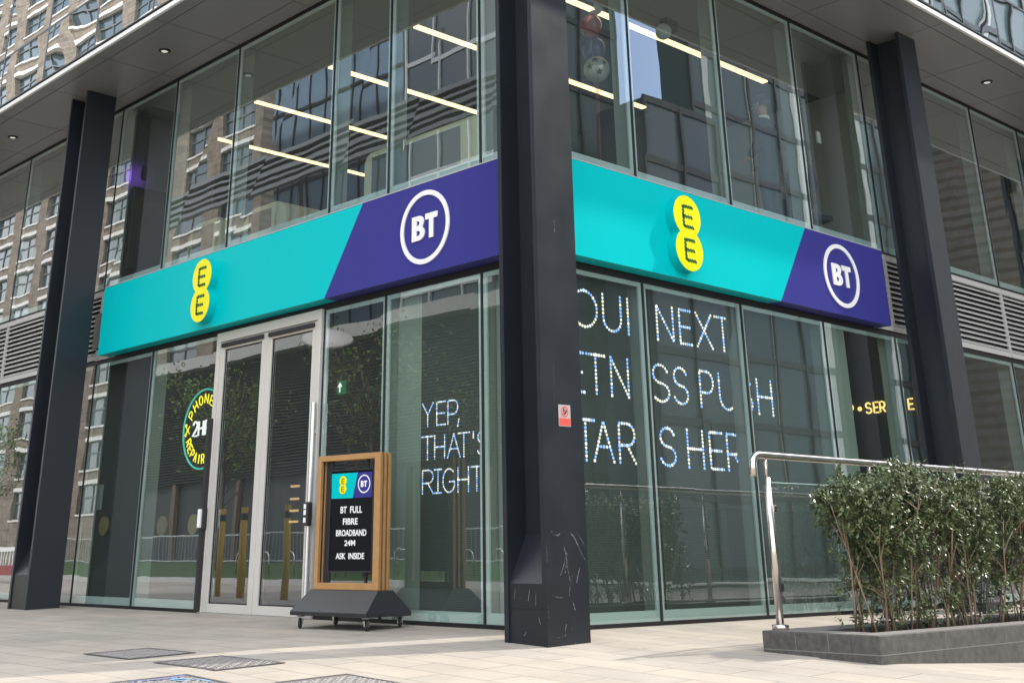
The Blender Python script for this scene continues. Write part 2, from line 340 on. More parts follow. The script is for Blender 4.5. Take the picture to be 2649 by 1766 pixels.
# band between the storeys: plain dark panels behind the signs, louvres elsewhere
mb = MB(); mb.box(.0, .12, .0, 7.70, 2.985, 3.915); mb.box(.12, 5.60, .0, .12, 2.985, 3.915)
mb.build('spandrel_panel', DARK, BLD)
for za, zb in ((2.985, 3.12), (3.60, 3.92)): MB().box(-.02, .1, 7.70, 8.236, za, zb).build('cladding_panel', mat('grey_cladding', (.36, .36, .355), .4, metal=.2), BLD)
MB().box(-.10, .1, 7.85, 8.20, 3.13, 3.59).build('sign_bracket_box', BLACK, BLD)
def louvre(side, a, b):
    F = (lambda u, v, w: (-w, u, v)) if side == 'L' else (lambda u, v, w: (u, -w, v))
    mb = MB()
    def bx(u0, u1, v0, v1, w0, w1):
        p, q = F(u0, v0, w0), F(u1, v1, w1); mb.box(p[0], q[0], p[1], q[1], p[2], q[2])
    a += .008; b -= .008
    bx(a, b, 3.0, 3.065, -.02, .012); bx(a, b, 3.855, 3.925, -.02, .012); bx(a, a + .022, 3.065, 3.855, -.02, .008); bx(b - .022, b, 3.065, 3.855, -.02, .008)
    n = 12; st = (3.855 - 3.065) / n
    for i in range(n):
        z = 3.065 + st * (i + .5)
        mb.prism([(-.06, z + .030), (-.055, z + .036), (.006, z - .008), (.006, z - .024)], lambda w, v, u: F(u, v, w), a + .022, b - .022)
    p = mb.build('louvre_panel', LOUV, BLD)
    q = MB(); p0, p1 = F(a, 3.0, -.10), F(b, 3.92, -.08); q.box(p0[0], p1[0], p0[1], p1[1], p0[2], p1[2]); q.build('backing', DARK, p)
for a, b in zip(YB[6:], YB[7:]): louvre('L', a, b)
louvre('R', 5.62, 6.054)
for a, b in zip(XB[4:], XB[5:]): louvre('R', a, b)
# floor edges inside the joints
mb = MB(); mb.box(-.005, .05, 0.01, 16, 2.958, 2.982); mb.box(.05, 15.2, -.005, .05, 2.958, 2.982); mb.box(-.005, .05, .01, 16, 3.918, 3.942); mb.box(.05, 15.2, -.005, .05, 3.918, 3.942)
mb.box(-.008, .05, 0.01, 16, 6.588, 6.606); mb.box(.05, 15.2, -.008, .05, 6.588, 6.606); mb.box(-.002, .06, 0.01, 16, -.04, .018); mb.box(.06, 15.2, -.002, .06, -.04, .018)
mb.build('joint_band', GASKET, BLD)

# soffit
mb = MB(); L = 16.
yl = [-.262] + [.49 + 1.545 * i for i in range(0, 11)]
yl = sorted(set([-.262, .505, 2.05, 3.60, 5.145, 6.69, 8.24, 9.77, 11.3, 12.85, 14.4, L])); xl = sorted(set([-.262, -.1, 1.43, 2.97, 4.51, 6.05, 7.595, 9.12, 10.65, 12.2, 13.7, 15.2])); g = .006
def spanel(x0, x1, y0, y1): mb.box(x0 + g, x1 - g, y0 + g, y1 - g, 6.600, 6.612)
for (c0, c1) in ((-1.225, -1.042), (-1.042, -.258), (-.258, -.012)):
    for a, b in zip(yl, yl[1:]): spanel(c0, c1, max(a, -.262), b)
for (c0, c1) in ((-1.225, -1.034), (-1.034, -.258), (-.258, -.012)):
    for a, b in zip(xl, xl[1:]): 
        if a < -.2: continue
        spanel(a, b, c0, c1)
for (c0, c1) in ((-1.225, -1.042), (-1.042, -.262)):
    for (d0, d1) in ((-1.225, -1.034), (-1.034, -.262)): spanel(c0, c1, d0, d1)
spanel(-.262, -.1, -1.225, -1.034); spanel(-.262, -.1, -1.034, -.262)
mb.build('soffit', SOFFIT, BLD)
mb = MB(); mb.box(-1.22, 0.05, -1.22, L, 6.615, 6.66); mb.box(.05, 15.2, -1.22, .05, 6.615, 6.66); mb.build('soffit_backing', DARK, BLD)
mb = MB(); mb.box(-1.262, -1.226, -1.262, L, 6.598, 6.655); mb.box(-1.226, 15.2, -1.262, -1.226, 6.598, 6.655); mb.build('fascia', WHITEM, BLD)
mb = MB(); mb.box(-1.235, -1.19, -1.235, L, 6.655, 6.70); mb.box(-1.19, 15.2, -1.235, -1.19, 6.655, 6.70); mb.build('fascia_gap', GASKET, BLD)
# curtain wall above the overhang
HT = 15.5
lv = [6.70, 7.50, 10.1, 10.9, 13.5, HT]
uy = [-1.25, .505, 2.05, 3.60, 5.149, 6.687, 8.243, 9.77, 11.3, 12.85, 14.4, 16.]; ux = [-1.25, -.1, 1.43, 2.97, 4.49, 6.013, 7.523, 9.06, 10.6, 12.15, 13.7, 15.2]
for zi, (z0, z1) in enumerate(zip(lv, lv[1:])):
    for side, arr in (('L', uy), ('R', ux)):
        F = (lambda u, v, w: (-1.25 - w, u, v)) if side == 'L' else (lambda u, v, w: (u, -1.25 - w, v))
        for a, b in zip(arr, arr[1:]):
            fr = MB(); s_ = .014
            for (u0, u1, v0, v1) in ((a, a + s_, z0, z1), (b - s_, b, z0, z1), (a + s_, b - s_, z1 - s_, z1), (a + s_, b - s_, z0, z0 + s_)):
                p, q = F(u0, v0, -.05), F(u1, v1, .006); fr.box(p[0], q[0], p[1], q[1], p[2], q[2])
            w = fr.build('upper_window', mat('dark_grey_frame', (.09, .10, .11), .4), BLD)
            # gently bowed double glazing
            n = 6; j = [rg.uniform(-.0008, .0008) for _ in range(4)]; dep = rg.uniform(.0004, .0016); vs = []; fs = []
            for r in range(n + 1):
                for c in range(n + 1):
                    uu, vv = c / n, r / n; tw = (j[0] * (1 - uu) + j[1] * uu) * (1 - vv) + (j[2] * (1 - uu) + j[3] * uu) * vv
                    vs.append(F(a + s_ + (b - a - 2 * s_) * uu, z0 + s_ + (z1 - z0 - 2 * s_) * vv, tw - dep * 4 * uu * (1 - uu) * 4 * vv * (1 - vv)))
            for r in range(n):
                for c in range(n):
                    q = (r * (n + 1) + c, r * (n + 1) + c + 1, (r + 1) * (n + 1) + c + 1, (r + 1) * (n + 1) + c); fs.append(q if side == 'R' else q[::-1])
            me = MB().add(vs, fs).mesh('pane'); me.materials.append(GLASSC)
            for p in me.polygons: p.use_smooth = True
            po = bpy.data.objects.new('pane', me); COL.objects.link(po); po.parent = w
mb = MB(); mb.box(-.9, 15.2, -.9, L, 6.95, 7.35); mb.box(-.9, 15.2, -.9, L, 10.2, 10.7); mb.box(-1.27, 15.2, -1.27, L, HT, HT + .5); mb.build('floor_slab', INTG, BLD)
# backs of the building, closed in
mb = MB(); mb.box(15.2, 15.4, -1.2, L, 0, HT); mb.box(-1.2, 15.4, L, L + .2, 0, HT); mb.build('rear_wall', INTG, BLD)

# columns: I sections, flanges facing -y, web along x-centre
def column(x0, x1, y0, y1, zb, turn=False):
    mb = MB(); t = .045
    if not turn:                               # flanges at y0 and y1
        mb.box(x0, x1, y0, y0 + t, zb, 6.598); mb.box(x0, x1, y1 - t, y1, zb, 6.598); xm = (x0 + x1) / 2
        mb.box(xm - .02, xm + .02, y0 + t, y1 - t, zb, 6.598)
        # boxed foot with sloping cap on the open side
        xa = x0 + .012; mb.box(xa, xa + .02, y0 + t, y1 - t, zb, .365); mb.box(x1 - .03, x1 - .012, y0 + t, y1 - t, zb, .365)
        for s_ in (1, -1):
            e = xa if s_ == 1 else x1 - .012
            mb.add([(e, y0 + t, .365), (e, y1 - t, .365), (xm - .02 * s_, y1 - t, .705), (xm - .02 * s_, y0 + t, .705)], [(0, 1, 2, 3)])
        mb.box(xa - .004, xa, y0 + t + .01, y1 - t - .01, .200, .206)
    c = mb.build('column', BLACK, BLD)
    return c, mb
c0, _ = column(-.70, -.255, -.70, -.262, -.09)
column(-.715, -.285, 7.915, 8.43, -.06); column(5.865, 6.275, -.70, -.255, -.06); 
column(-.715, -.285, 15.0, 15.5, -.06); column(12.2, 12.61, -.70, -.255, -.06)
# scratches on the near column foot (thin flakes of bare paint)
mb = MB()
rs_ = random.Random(4)
def scratch(pts, w=.004):
    pts = sample(pts, .014)
    pts = [(x + rs_.uniform(-.002, .002), y + rs_.uniform(-.002, .002)) for x, y in pts]; w0 = w
    for (a, b) in zip(pts, pts[1:]):
        if rs_.random() < .16: continue
        w = w0 * rs_.uniform(.25, 1.15)
        d = Vector((b[0] - a[0], b[1] - a[1])); 
        if d.length == 0: continue
        p = Vector((-d.y, d.x)).normalized() * w / 2
        mb.add([MR(a[0] - p.x, a[1] - p.y, .0015, .70), MR(b[0] - p.x, b[1] - p.y, .0015, .70), MR(b[0] + p.x, b[1] + p.y, .0015, .70), MR(a[0] + p.x, a[1] + p.y, .0015, .70)], [(0, 1, 2, 3)])
for pts, w in (([(-.51, .62), (-.50, .585), (-.49, .55), (-.51, .50), (-.555, .42)], .006), ([(-.49, .585), (-.475, .55), (-.495, .48), (-.51, .42)], .007), ([(-.49, .55), (-.48, .47), (-.455, .40), (-.46, .33), (-.47, .28)], .005),
               ([(-.435, .705), (-.40, .69), (-.36, .63), (-.31, .55), (-.262, .50)], .006), ([(-.43, .70), (-.395, .672), (-.35, .61), (-.30, .54)], .004), ([(-.39, .72), (-.35, .70), (-.31, .65), (-.28, .62)], .004),
               ([(-.62, .69), (-.60, .695), (-.57, .688), (-.545, .70)], .009), ([(-.345, .47), (-.36, .44), (-.385, .37)], .007), ([(-.43, .24), (-.42, .21), (-.41, .18)], .010), ([(-.51, .10), (-.52, .06), (-.525, .02)], .007),
               ([(-.455, .36), (-.43, .42)], .003), ([(-.66, .30), (-.60, .275), (-.54, .27)], .003), ([(-.60, .015), (-.56, .02), (-.53, .022)], .003), ([(-.33, -.05), (-.31, -.04)], .008), ([(-.45, .08), (-.45, .06)], .006), ([(-.42, -.02), (-.415, -.07)], .003), ([(-.63, .72), (-.632, .705)], .006),
               ([(-.69, .62), (-.688, .57), (-.692, .50)], .004), ([(-.69, .22), (-.685, .14)], .003), ([(-.56, 1.92), (-.559, 1.6)], .0015), ([(-.50, 3.06), (-.498, 2.96)], .007)): scratch(pts, w)
mb.build('scratch_marks', mat('bare_scratches', (.14, .14, .146), .75), c0)
mb = MB()
for y0, z0, y1, z1, w in ((-.50, .25, -.515, .32, .006), (-.62, .10, -.60, .145, .007), (-.45, .02, -.47, .045, .008), (-.36, .26, -.37, .33, .004), (-.58, .30, -.575, .22, .004)):
    mb.add([(-.6905, y0, z0), (-.6905, y1, z1), (-.6905, y1 - w, z1), (-.6905, y0 - w, z0)], [(0, 1, 2, 3)])
mb.build('scratch_marks', mat('bare_scratches', (.14, .14, .146), .75), c0)

# the double door
D0, D1 = 3.085, 5.146
mb = MB(); mb.box(-.035, .08, D0 + .01, D0 + .075, .0, 2.95); mb.box(-.035, .08, D1 - .075, D1 - .01, .0, 2.95); mb.box(-.035, .08, D0 + .075, D1 - .075, 2.845, 2.95)
dfm = mb.build('door_frame', DOORM, BLD, bevel=.004)
for (a, b) in ((3.163, 4.108), (4.114, 5.068)):
    mb = MB(); st = .095; z1 = 2.838
    mb.box(-.022, .045, a, a + st, .012, z1); mb.box(-.022, .045, b - st, b, .012, z1); mb.box(-.022, .045, a + st, b - st, .012, .098); mb.box(-.022, .045, a + st, b - st, 2.755, z1)
    dl = mb.build('door', DOORM, BLD, bevel=.003)
    mb = MB(); mb.box(-.05, -.022, a + .05, b - .05, 2.775, 2.825); mb.build('door_closer', RUB, dl, bevel=.01)
    mb = MB(); g = .012
    for (p, q, r, s_) in ((a + st, a + st + g, .098, 2.755), (b - st - g, b - st, .098, 2.755), (a + st, b - st, .098, .11), (a + st, b - st, 2.743, 2.755)): mb.box(-.005, .03, p + .0005, q - .0005, r, s_)
    mb.build('glazing_bead', GASKET, dl)
    me = MB().add([(0, a + st + g, .11), (0, b - st - g, .11), (0, b - st - g, 2.743), (0, a + st + g, 2.743)], [(3, 2, 1, 0)]).mesh('pane'); link(me, 'pane', GLASSL, dl)
    mb = MB()
    if a > 4:
        mb.box(-.095, -.036, 5.085, 5.13, .02, 2.0); mb.build('finger_guard', RUB, dl, bevel=.008)
        mb = MB(); mb.box(-.13, -.10, 5.075, 5.125, .85, 1.04); hb = mb.build('push_plate', WHITE, dl, bevel=.006)
        MB().box(-.10, -.04, 5.06, 5.135, .83, 1.05).build('handle', RUB, dl, bevel=.01)
    else:
        mb.tube([(-.075, 3.115, .03), (-.075, 3.115, 2.0)], .024, 14); mb.box(-.06, -.036, 3.1, 3.13, .3, .34); mb.box(-.06, -.036, 3.1, 3.13, 1.7, 1.74); mb.build('handle', mat('satin_aluminium', (.66, .66, .66), .3, metal=.8), dl, smooth=False)
        MB().box(-.15, -.09, 3.035, 3.105, .83, 1.05).build('lock_box', RUB, dl, bevel=.012)
        mb = MB()
        for z in (.86, .93, .985): mb.box(-.152, -.148, 3.06, 3.1, z, z + .045)
        mb.build('lock_label', WHITE, dl)
MB().box(-.04, .10, D0, D1, -.03, .010).build('threshold', ZINC, BLD)

# ------------------------------------------------------------------ inside the building
mb = MB(); mb.box(.062, 15.2, .062, L, -.05, .012); mb.build('shop_floor', FLOORI, BLD)
mb = MB(); mb.box(.12, 15.2, .12, L, 3.02, 3.12); mb.build('shop_ceiling', mat('black_ceiling', (.012, .012, .014), .9), BLD)
mb = MB(); mb.box(.13, 15.2, .13, L, 3.70, 3.91); mb.build('floor_slab', FLOORI, BLD)
mb = MB(); mb.box(7.9, 8.05, .30, L, .012, 3.02); mb.box(1.6, 7.9, 10.2, 10.35, .012, 3.02); mb.box(.30, .36, 7.28, 8.44, .03, 2.95); mb.box(3.2, 3.3, 3.6, 10.2, .012, 3.02); mb.box(3.3, 7.9, 3.6, 3.7, .012, 3.02)
mb.build('interior_wall', INTD, BLD)
# pale linings beside some shop windows
mb = MB(); mb.box(.145, .165, 1.675, 2.045, .03, 2.95); mb.box(.145, .165, .02, .66, .03, 2.95); mb.build('window_lining', LINING, BLD)
mb = MB(); mb.box(1.46, 1.655, .145, .165, .03, 2.95); mb.box(4.55, 4.97, .03, .045, .03, 2.95); mb.box(5.93, 6.03, .145, .165, .03, 2.95); mb.box(3.01, 3.2, .15, .17, .03, 2.95); mb.box(7.28, 7.55, .145, .165, .03, 2.95); mb.build('window_lining', LINING, BLD)
# upper storey: perimeter ceiling strip, dark void, back walls
mb = MB(); mb.box(.06, 1.27, .06, L, 6.60, 6.90); mb.box(1.27, 15.2, .06, 1.27, 6.60, 6.90); mb.build('ceiling_bulkhead', CEILI, BLD)
mb = MB(); mb.box(1.27, 15.2, 1.27, L, 6.80, 6.90); mb.build('upper_ceiling', mat('dark_ceiling', (.018, .019, .022), .9), BLD)
mb = MB(); mb.box(6.3, 6.45, 3.3, L, 3.92, 6.80); mb.box(.9, 6.3, 12.4, 12.6, 3.92, 6.80); mb.box(7.3, 7.4, .3, 3.2, 3.92, 6.6); MB().box(7.25, 7.295, .3, 3.2, 3.92, 6.6).build('interior_wall', mat('lit_wall_tone', (.34, .36, .35), .8), BLD); MB().box(.24, 1.6, 8.27, 8.33, 3.92, 6.58).build('interior_wall', mat('grey_partition', (.10, .10, .10), .8), BLD); mb.build('interior_wall', mat('dim_wall', (.075, .08, .085), .8), BLD)  # pale sheet before the dim wall has ceiling lamplight put into its colour
# downlights in the soffit
for (x, y, t) in ((-.635, 5.94, 'round downlight in the soffit above the teal sign with the double door below'), (-.655, 10.58, 'round downlight in the soffit beyond the left column'), (8.377, -.635, 'round downlight in the soffit beyond the right column')):
    d = thing('downlight', t, 'light', (x, y, 6.6), group='downlights in the overhang')
    prof = [(.045, -.006), (.052, -.014), (.072, -.012), (.078, -.001)]
    MB().lathe(prof, (0, 0, 0), 24).build('trim_ring', RUB, d, True)
    MB().lathe([(.0, -.016), (.04, -.016), (.044, -.0145)], (0, 0, 0), 20).build('lens', mat('downlight_lens', (1, .97, .9), .4, emit=.14), d, True)

# linear lamps on the first floor
for k, (y, x0, x1) in enumerate(((1.42, 1.3, 6.10), (3.20, 1.28, 5.65), (4.97, 1.28, 5.65), (6.75, 1.28, 5.65), (8.55, 1.28, 5.65))):
    t = thing('linear_lamp', ['warm linear ceiling lamp nearest the glass on the side with the people', 'second warm linear ceiling lamp back from the right facade', 'third warm linear ceiling lamp back from the right facade, above the cream booth', 'fourth warm linear ceiling lamp back from the right facade', 'deepest warm linear ceiling lamp, near the dark screen'][k], 'lamp', (x0, y, 6.6), group='linear lamps on the first floor')
    n = 3; Lx = (x1 - x0)
    MB().box(0, Lx, -.05, .05, .012, .06).build('housing', BLACK, t)
    MB().box(.004, Lx - .004, -.042, .042, -.012, .012).build('diffuser', LAMP, t)
# purple glow
t = thing('wall_light', 'purple light glowing on the first floor wall behind the left column', 'light', (.42, 8.0, 5.62))
MB().box(-.03, .03, -.03, .03, -.10, .10).build('housing', RUB, t); MB().box(-.025, .025, .0305, .034, -.09, .09).build('lens', PURPLE, t); t.location.x = .30
pl_ = bpy.data.lights.new('purple_lamp', 'SPOT'); pl_.energy = 3; pl_.color = (.35, .12, 1); pl_.shadow_soft_size = .03; pl_.spot_size = R(130); pl_.spot_blend = .9; po_ = bpy.data.objects.new('purple_lamp', pl_); COL.objects.link(po_); po_.parent = t; po_.location = (0, .05, 0); po_.rotation_euler = (R(90), 0, 0)

def booth(y0, y1, x, z1, label, r=.14):
    b = thing('booth', label, 'booth', (x, y0, 3.92), group='booths on the first floor'); w = y1 - y0; h = z1 - 3.92
    F = lambda u, v, ww: (ww, u, v)
    outer = [(0, 0), (w, 0), (w, h - r)] + [(w - r + r * cos(a), h - r + r * sin(a)) for a in [pi / 2 * i / 8 for i in range(1, 9)]] + [(r + r * cos(a), h - r + r * sin(a)) for a in [pi / 2 + pi / 2 * i / 8 for i in range(0, 9)]]
    MB().prism([(a, c) for a, c in outer], F, .012, .9).build('shell', CREAM, b)
    MB().box(-.002, .012, .36, w - .16, 0, h - .07).build('inner_panel', BOOTHG, b)
    return b
booth(2.0, 4.12, 1.25, 5.15, 'cream upholstered booth above the navy panel of the left sign')
booth(5.70, 6.76, 1.2, 4.95, 'low cream rounded booth above the middle of the teal sign', .3)
booth(7.17, 8.24, 1.2, 5.03, 'cream rounded booth above the yellow roundel of the left sign', .3)
# portrait screen on the first floor
t = thing('display_screen', 'tall dark portrait display screen with rounded corner behind the first floor glass', 'screen', (.15, 8.0, 3.92))
MB().box(0, .52, -.02, .05, .28, 1.48).build('bezel', RUB, t, bevel=.03)
MB().box(.03, .49, -.028, -.02, .31, 1.45).build('panel', mat('screen_glass', (.02, .022, .035), .12), t)
MB().box(.1, .42, 0, .3, 0, .28).build('stand', RUB, t)
# ceiling camera, post, wall plate
t = thing('dome_camera', 'clear dome camera hanging from the first floor ceiling beside the balloons', 'camera', (3.45, 1.0, 6.6))
MB().box(-.09, .12, -.05, .05, -.14, 0).build('bracket', mat('dark_bracket', (.03, .025, .025), .6), t)
MB().sphere((-.13, -.02, -.20), .10, 18, 10).build('dome', mat('frosted_dome', (.42, .5, .5), .15), t, True)
tag(MB().tube([(5.0, .42, 3.93), (5.0, .42, 6.2)], .022, 10).build('pale_post', mat('cream_metal', (.42, .41, .34), .5)), 'tall thin pale post behind the first floor glass beside the right column', 'post')
tag(MB().box(5.55, 5.63, .40, .42, 5.35, 5.50).build('wall_plate', WHITE), 'small white plate on the first floor beside the right column', 'wall plate')
# little surveillance camera seen at the far left window
t = thing('surveillance_camera', 'small white surveillance camera inside the window left of the left column', 'camera', (.14, 9.6, 4.60))
MB().box(-.03, .10, -.035, .035, .0, .05).build('bracket', WHITEM, t); MB().lathe([(.0, -.09), (.035, -.075), (.045, -.03), (.045, .0)], (0, 0, 0), 14).build('dome', mat('smoked_dome', (.5, .49, .46), .2), t, True)

# balloons
for nm, p, r, c, lab in (('balloon', (2.62, 1.52, 6.44), .135, (.23, .02, .035), 'dark red balloon behind the glass beside the corner column'), ('balloon', (2.75, 1.60, 6.20), .145, (.02, .025, .14), 'navy balloon between the red and the patterned balloon'), ('balloon', (2.60, 1.42, 6.68), .11, (.40, .42, .40), 'pale clear balloon at the top of the bunch')):
    t = thing(nm, lab, 'balloon', p, group='bunch of balloons')
    prof = [(.006, -r * 1.22)] + [(r * sin(pi * (.06 + .94 * i / 12)) * (1 - .06 * cos(pi * i / 12)) + 1e-4, -r * 1.12 * cos(pi * (.06 + .94 * i / 12))) for i in range(13)]
    MB().lathe(prof, (0, 0, 0), 20).build('skin', mat('balloon_' + lab.split()[0] + lab.split()[1], c, .25, coat=.5), t, True)
    MB().tube([(0, 0, -r * 1.2), (.03, .02, -.5), (2.72 - p[0], 1.55 - p[1], 4.75 - p[2])], .003, 5).build('string', mat('ribbon_red', (.25, .03, .05), .5), t)
t = thing('foil_balloon', 'silver white foil balloon with dark star shapes, lowest of the bunch', 'balloon', (2.70, 1.53, 5.91), group='bunch of balloons')
MB().sphere((0, 0, 0), .155, 20, 12, 1.05).build('skin', mat('foil_white', (.42, .44, .41), .25, metal=.3), t, True)
mb = MB()
for (az, el, s_) in ((215, 25, .06), (245, 55, .05), (190, -5, .05), (260, 15, .045), (235, -30, .05)):
    d = Vector((cos(R(az)) * cos(R(el)), sin(R(az)) * cos(R(el)), sin(R(el)) * 1.05)); u = d.cross(Vector((0, 0, 1))).normalized(); v = u.cross(d).normalized(); st = []
    for k in range(10):
        rr = s_ if k % 2 == 0 else s_ * .42; q = d * .158 + u * rr * cos(2 * pi * k / 10 + .3) + v * rr * sin(2 * pi * k / 10 + .3); st.append(q.normalized() * .1585)
    mb.add([d.normalized() * .1595] + st, [(0, 1 + k, 1 + (k + 1) % 10) for k in range(10)])
mb.build('star_print', mat('foil_print', (.03, .035, .05), .3), t)
MB().tube([(0, 0, -.16), (.01, .01, -.7), (.0, .0, -1.25)], .004, 5).build('string', MATS['ribbon_red'], t)

# ------------------------------------------------------------------ people on the first floor
def skin_body(name, joints, edges, root, mat_, parent, sub=1):
    me = bpy.data.meshes.new(name); me.from_pydata([j[0] for j in joints], edges, []); o = bpy.data.objects.new(name, me); COL.objects.link(o)
    sk = o.modifiers.new('skin', 'SKIN'); sk.use_smooth_shade = True
    ss = o.modifiers.new('sub', 'SUBSURF'); ss.levels = ss.render_levels = sub
    for i, j in enumerate(joints):
        d = me.skin_vertices[0].data[i]; d.radius = (j[1], j[2] if len(j) > 2 else j[1]); d.use_root = (i == root)
    dg = bpy.context.evaluated_depsgraph_get(); dg.update(); m2 = bpy.data.meshes.new_from_object(o.evaluated_get(dg))
    bpy.data.objects.remove(o); m2.materials.clear(); m2.materials.append(mat_)
    for p in m2.polygons: p.use_smooth = True
    r = bpy.data.objects.new(name, m2); COL.objects.link(r); r.parent = parent; return r
SKINM = mat('skin', (.36, .20, .14), .55); SUIT = mat('navy_suit', (.016, .020, .042), .8); HAIR = mat('dark_hair', (.012, .010, .010), .6)
def person(label, loc, rz, suit, hair_r, seated=False, shirt=True):
    t = thing('person', label, 'person', loc, rz); hz = .95 if not seated else .55; k = hz
    # body: pelvis, chest, neck, head, arms with hands, legs
    J = [((0, 0, k), .135, .10), ((0, 0, k + .22), .125, .09), ((0, .01, k + .42), .15, .10), ((0, 0, k + .53), .055), ((0, .015, k + .60), .058), ((0, .03, k + .68), .088, .10), ((0, .03, k + .78), .078, .09)]
    E = [(0, 1), (1, 2), (2, 3), (3, 4), (4, 5), (5, 6)]
    for s_ in (-1, 1):
        a = len(J); J += [((s_ * .17, 0, k + .46), .058), ((s_ * .225, -.02, k + .20), .046), ((s_ * .20, .14, k + .02), .036), ((s_ * .17, .24, k + .0), .030, .02), ((s_ * .15, .31, k - .02), .016, .012)]
        E += [(2, a), (a, a + 1), (a + 1, a + 2), (a + 2, a + 3), (a + 3, a + 4)]
        l = len(J)
        if seated: J += [((s_ * .10, .03, k - .02), .085), ((s_ * .11, .42, k - .02), .06), ((s_ * .11, .44, .10), .045), ((s_ * .11, .56, .045), .035)]
        else: J += [((s_ * .10, 0, k - .08), .09), ((s_ * .105, .01, .50), .062), ((s_ * .11, -.02, .10), .045), ((s_ * .115, .12, .045), .04)]
        E += [(0, l), (l, l + 1), (l + 1, l + 2), (l + 2, l + 3)]
    skin_body('body', J, E, 0, SKINM, t)
    # jacket and trousers follow the body
    Q = [(p, *(x + .016 for x in r)) for p, *r in J]
    keep = [i for i in range(len(J)) if not (J[i][0][2] > k + .55)]
    hand = [i for i in range(len(J)) if (J[i][1] <= .031 and J[i][0][2] > .2)]
    keep = [i for i in keep if i not in hand]; mp = {i: n for n, i in enumerate(keep)}
    Q[3] = ((0, 0, k + .515), .066)
    skin_body('suit', [Q[i] for i in keep], [(mp[a], mp[b]) for a, b in E if a in mp and b in mp], 0, suit, t)
    if shirt: MB().lathe([(.072, k + .525), (.074, k + .545), (.062, k + .565), (.058, k + .56)], (0, .005, 0), 20).build('collar', WHITE, t, True)
    # hair cap
    mb = MB(); rr = random.Random(5); c = (0, .012, k + .735); N = 18; Mm = 9; vs = []
    for i in range(Mm + 1):
        for q in range(N):
            th, ph = pi * .62 * i / Mm, 2 * pi * q / N
            f = hair_r * (1 + rr.uniform(-.03, .05)); lim = th * (1 - .38 * max(0, sin(ph)))
            vs.append((c[0] + f * sin(lim) * cos(ph) * .93, c[1] + f * sin(lim) * sin(ph) * 1.08, c[2] + f * 1.12 * cos(lim) - .005))
    mb.add(vs, [(i * N + q, i * N + (q + 1) % N, (i + 1) * N + (q + 1) % N, (i + 1) * N + q) for i in range(Mm) for q in range(N)]); mb.build('hair', HAIR, t, True)
    # face and ears
    fb = MB(); fb.sphere((.032, .122, k + .725), .011, 8, 6); fb.sphere((-.032, .122, k + .725), .011, 8, 6); fb.build('eyes', mat('eye', (.05, .04, .03), .3), t, True)
    fb = MB(); fb.add([(-.014, .118, k + .685), (.014, .118, k + .685), (0, .152, k + .69), (0, .124, k + .73)], [(0, 1, 2), (0, 2, 3), (1, 3, 2)]); fb.sphere((.086, .02, k + .70), .022, 8, 6, 1.4); fb.sphere((-.086, .02, k + .70), .022, 8, 6, 1.4)
    fb.build('nose_and_ears', SKINM, t, True)
    MB().box(-.026, .026, .115, .128, k + .645, k + .653).build('mouth', mat('lips', (.28, .10, .08), .5), t)
    return t
person('person in a dark navy suit standing behind the glass, seen from the back', (4.42, .42, 3.915), R(8), SUIT, .108)
pz = person('person with dark curly hair and patterned dark top sitting low beside the right column', (5.22, .52, 3.915), R(70), mat('dark_pattern_top', (.012, .012, .03), .8, noise=(60, .9, 2)), .125, True, False)
MB().box(-.22, .22, -.25, .22, .36, .42).build('stool_seat', INTD, None) and None
st_ = bpy.data.objects['stool_seat']; st_.name = 'stool'; st_.location = (5.22, .52, 3.915); st_.rotation_euler = (0, 0, R(70)); tag(st_, 'low dark stool under the sitting person on the first floor', 'stool')
MB().lathe([(.16, 0), (.16, .02), (.03, .04), (.03, .36)], (0, 0, 0), 16).build('stool_base', RUB, st_, True)

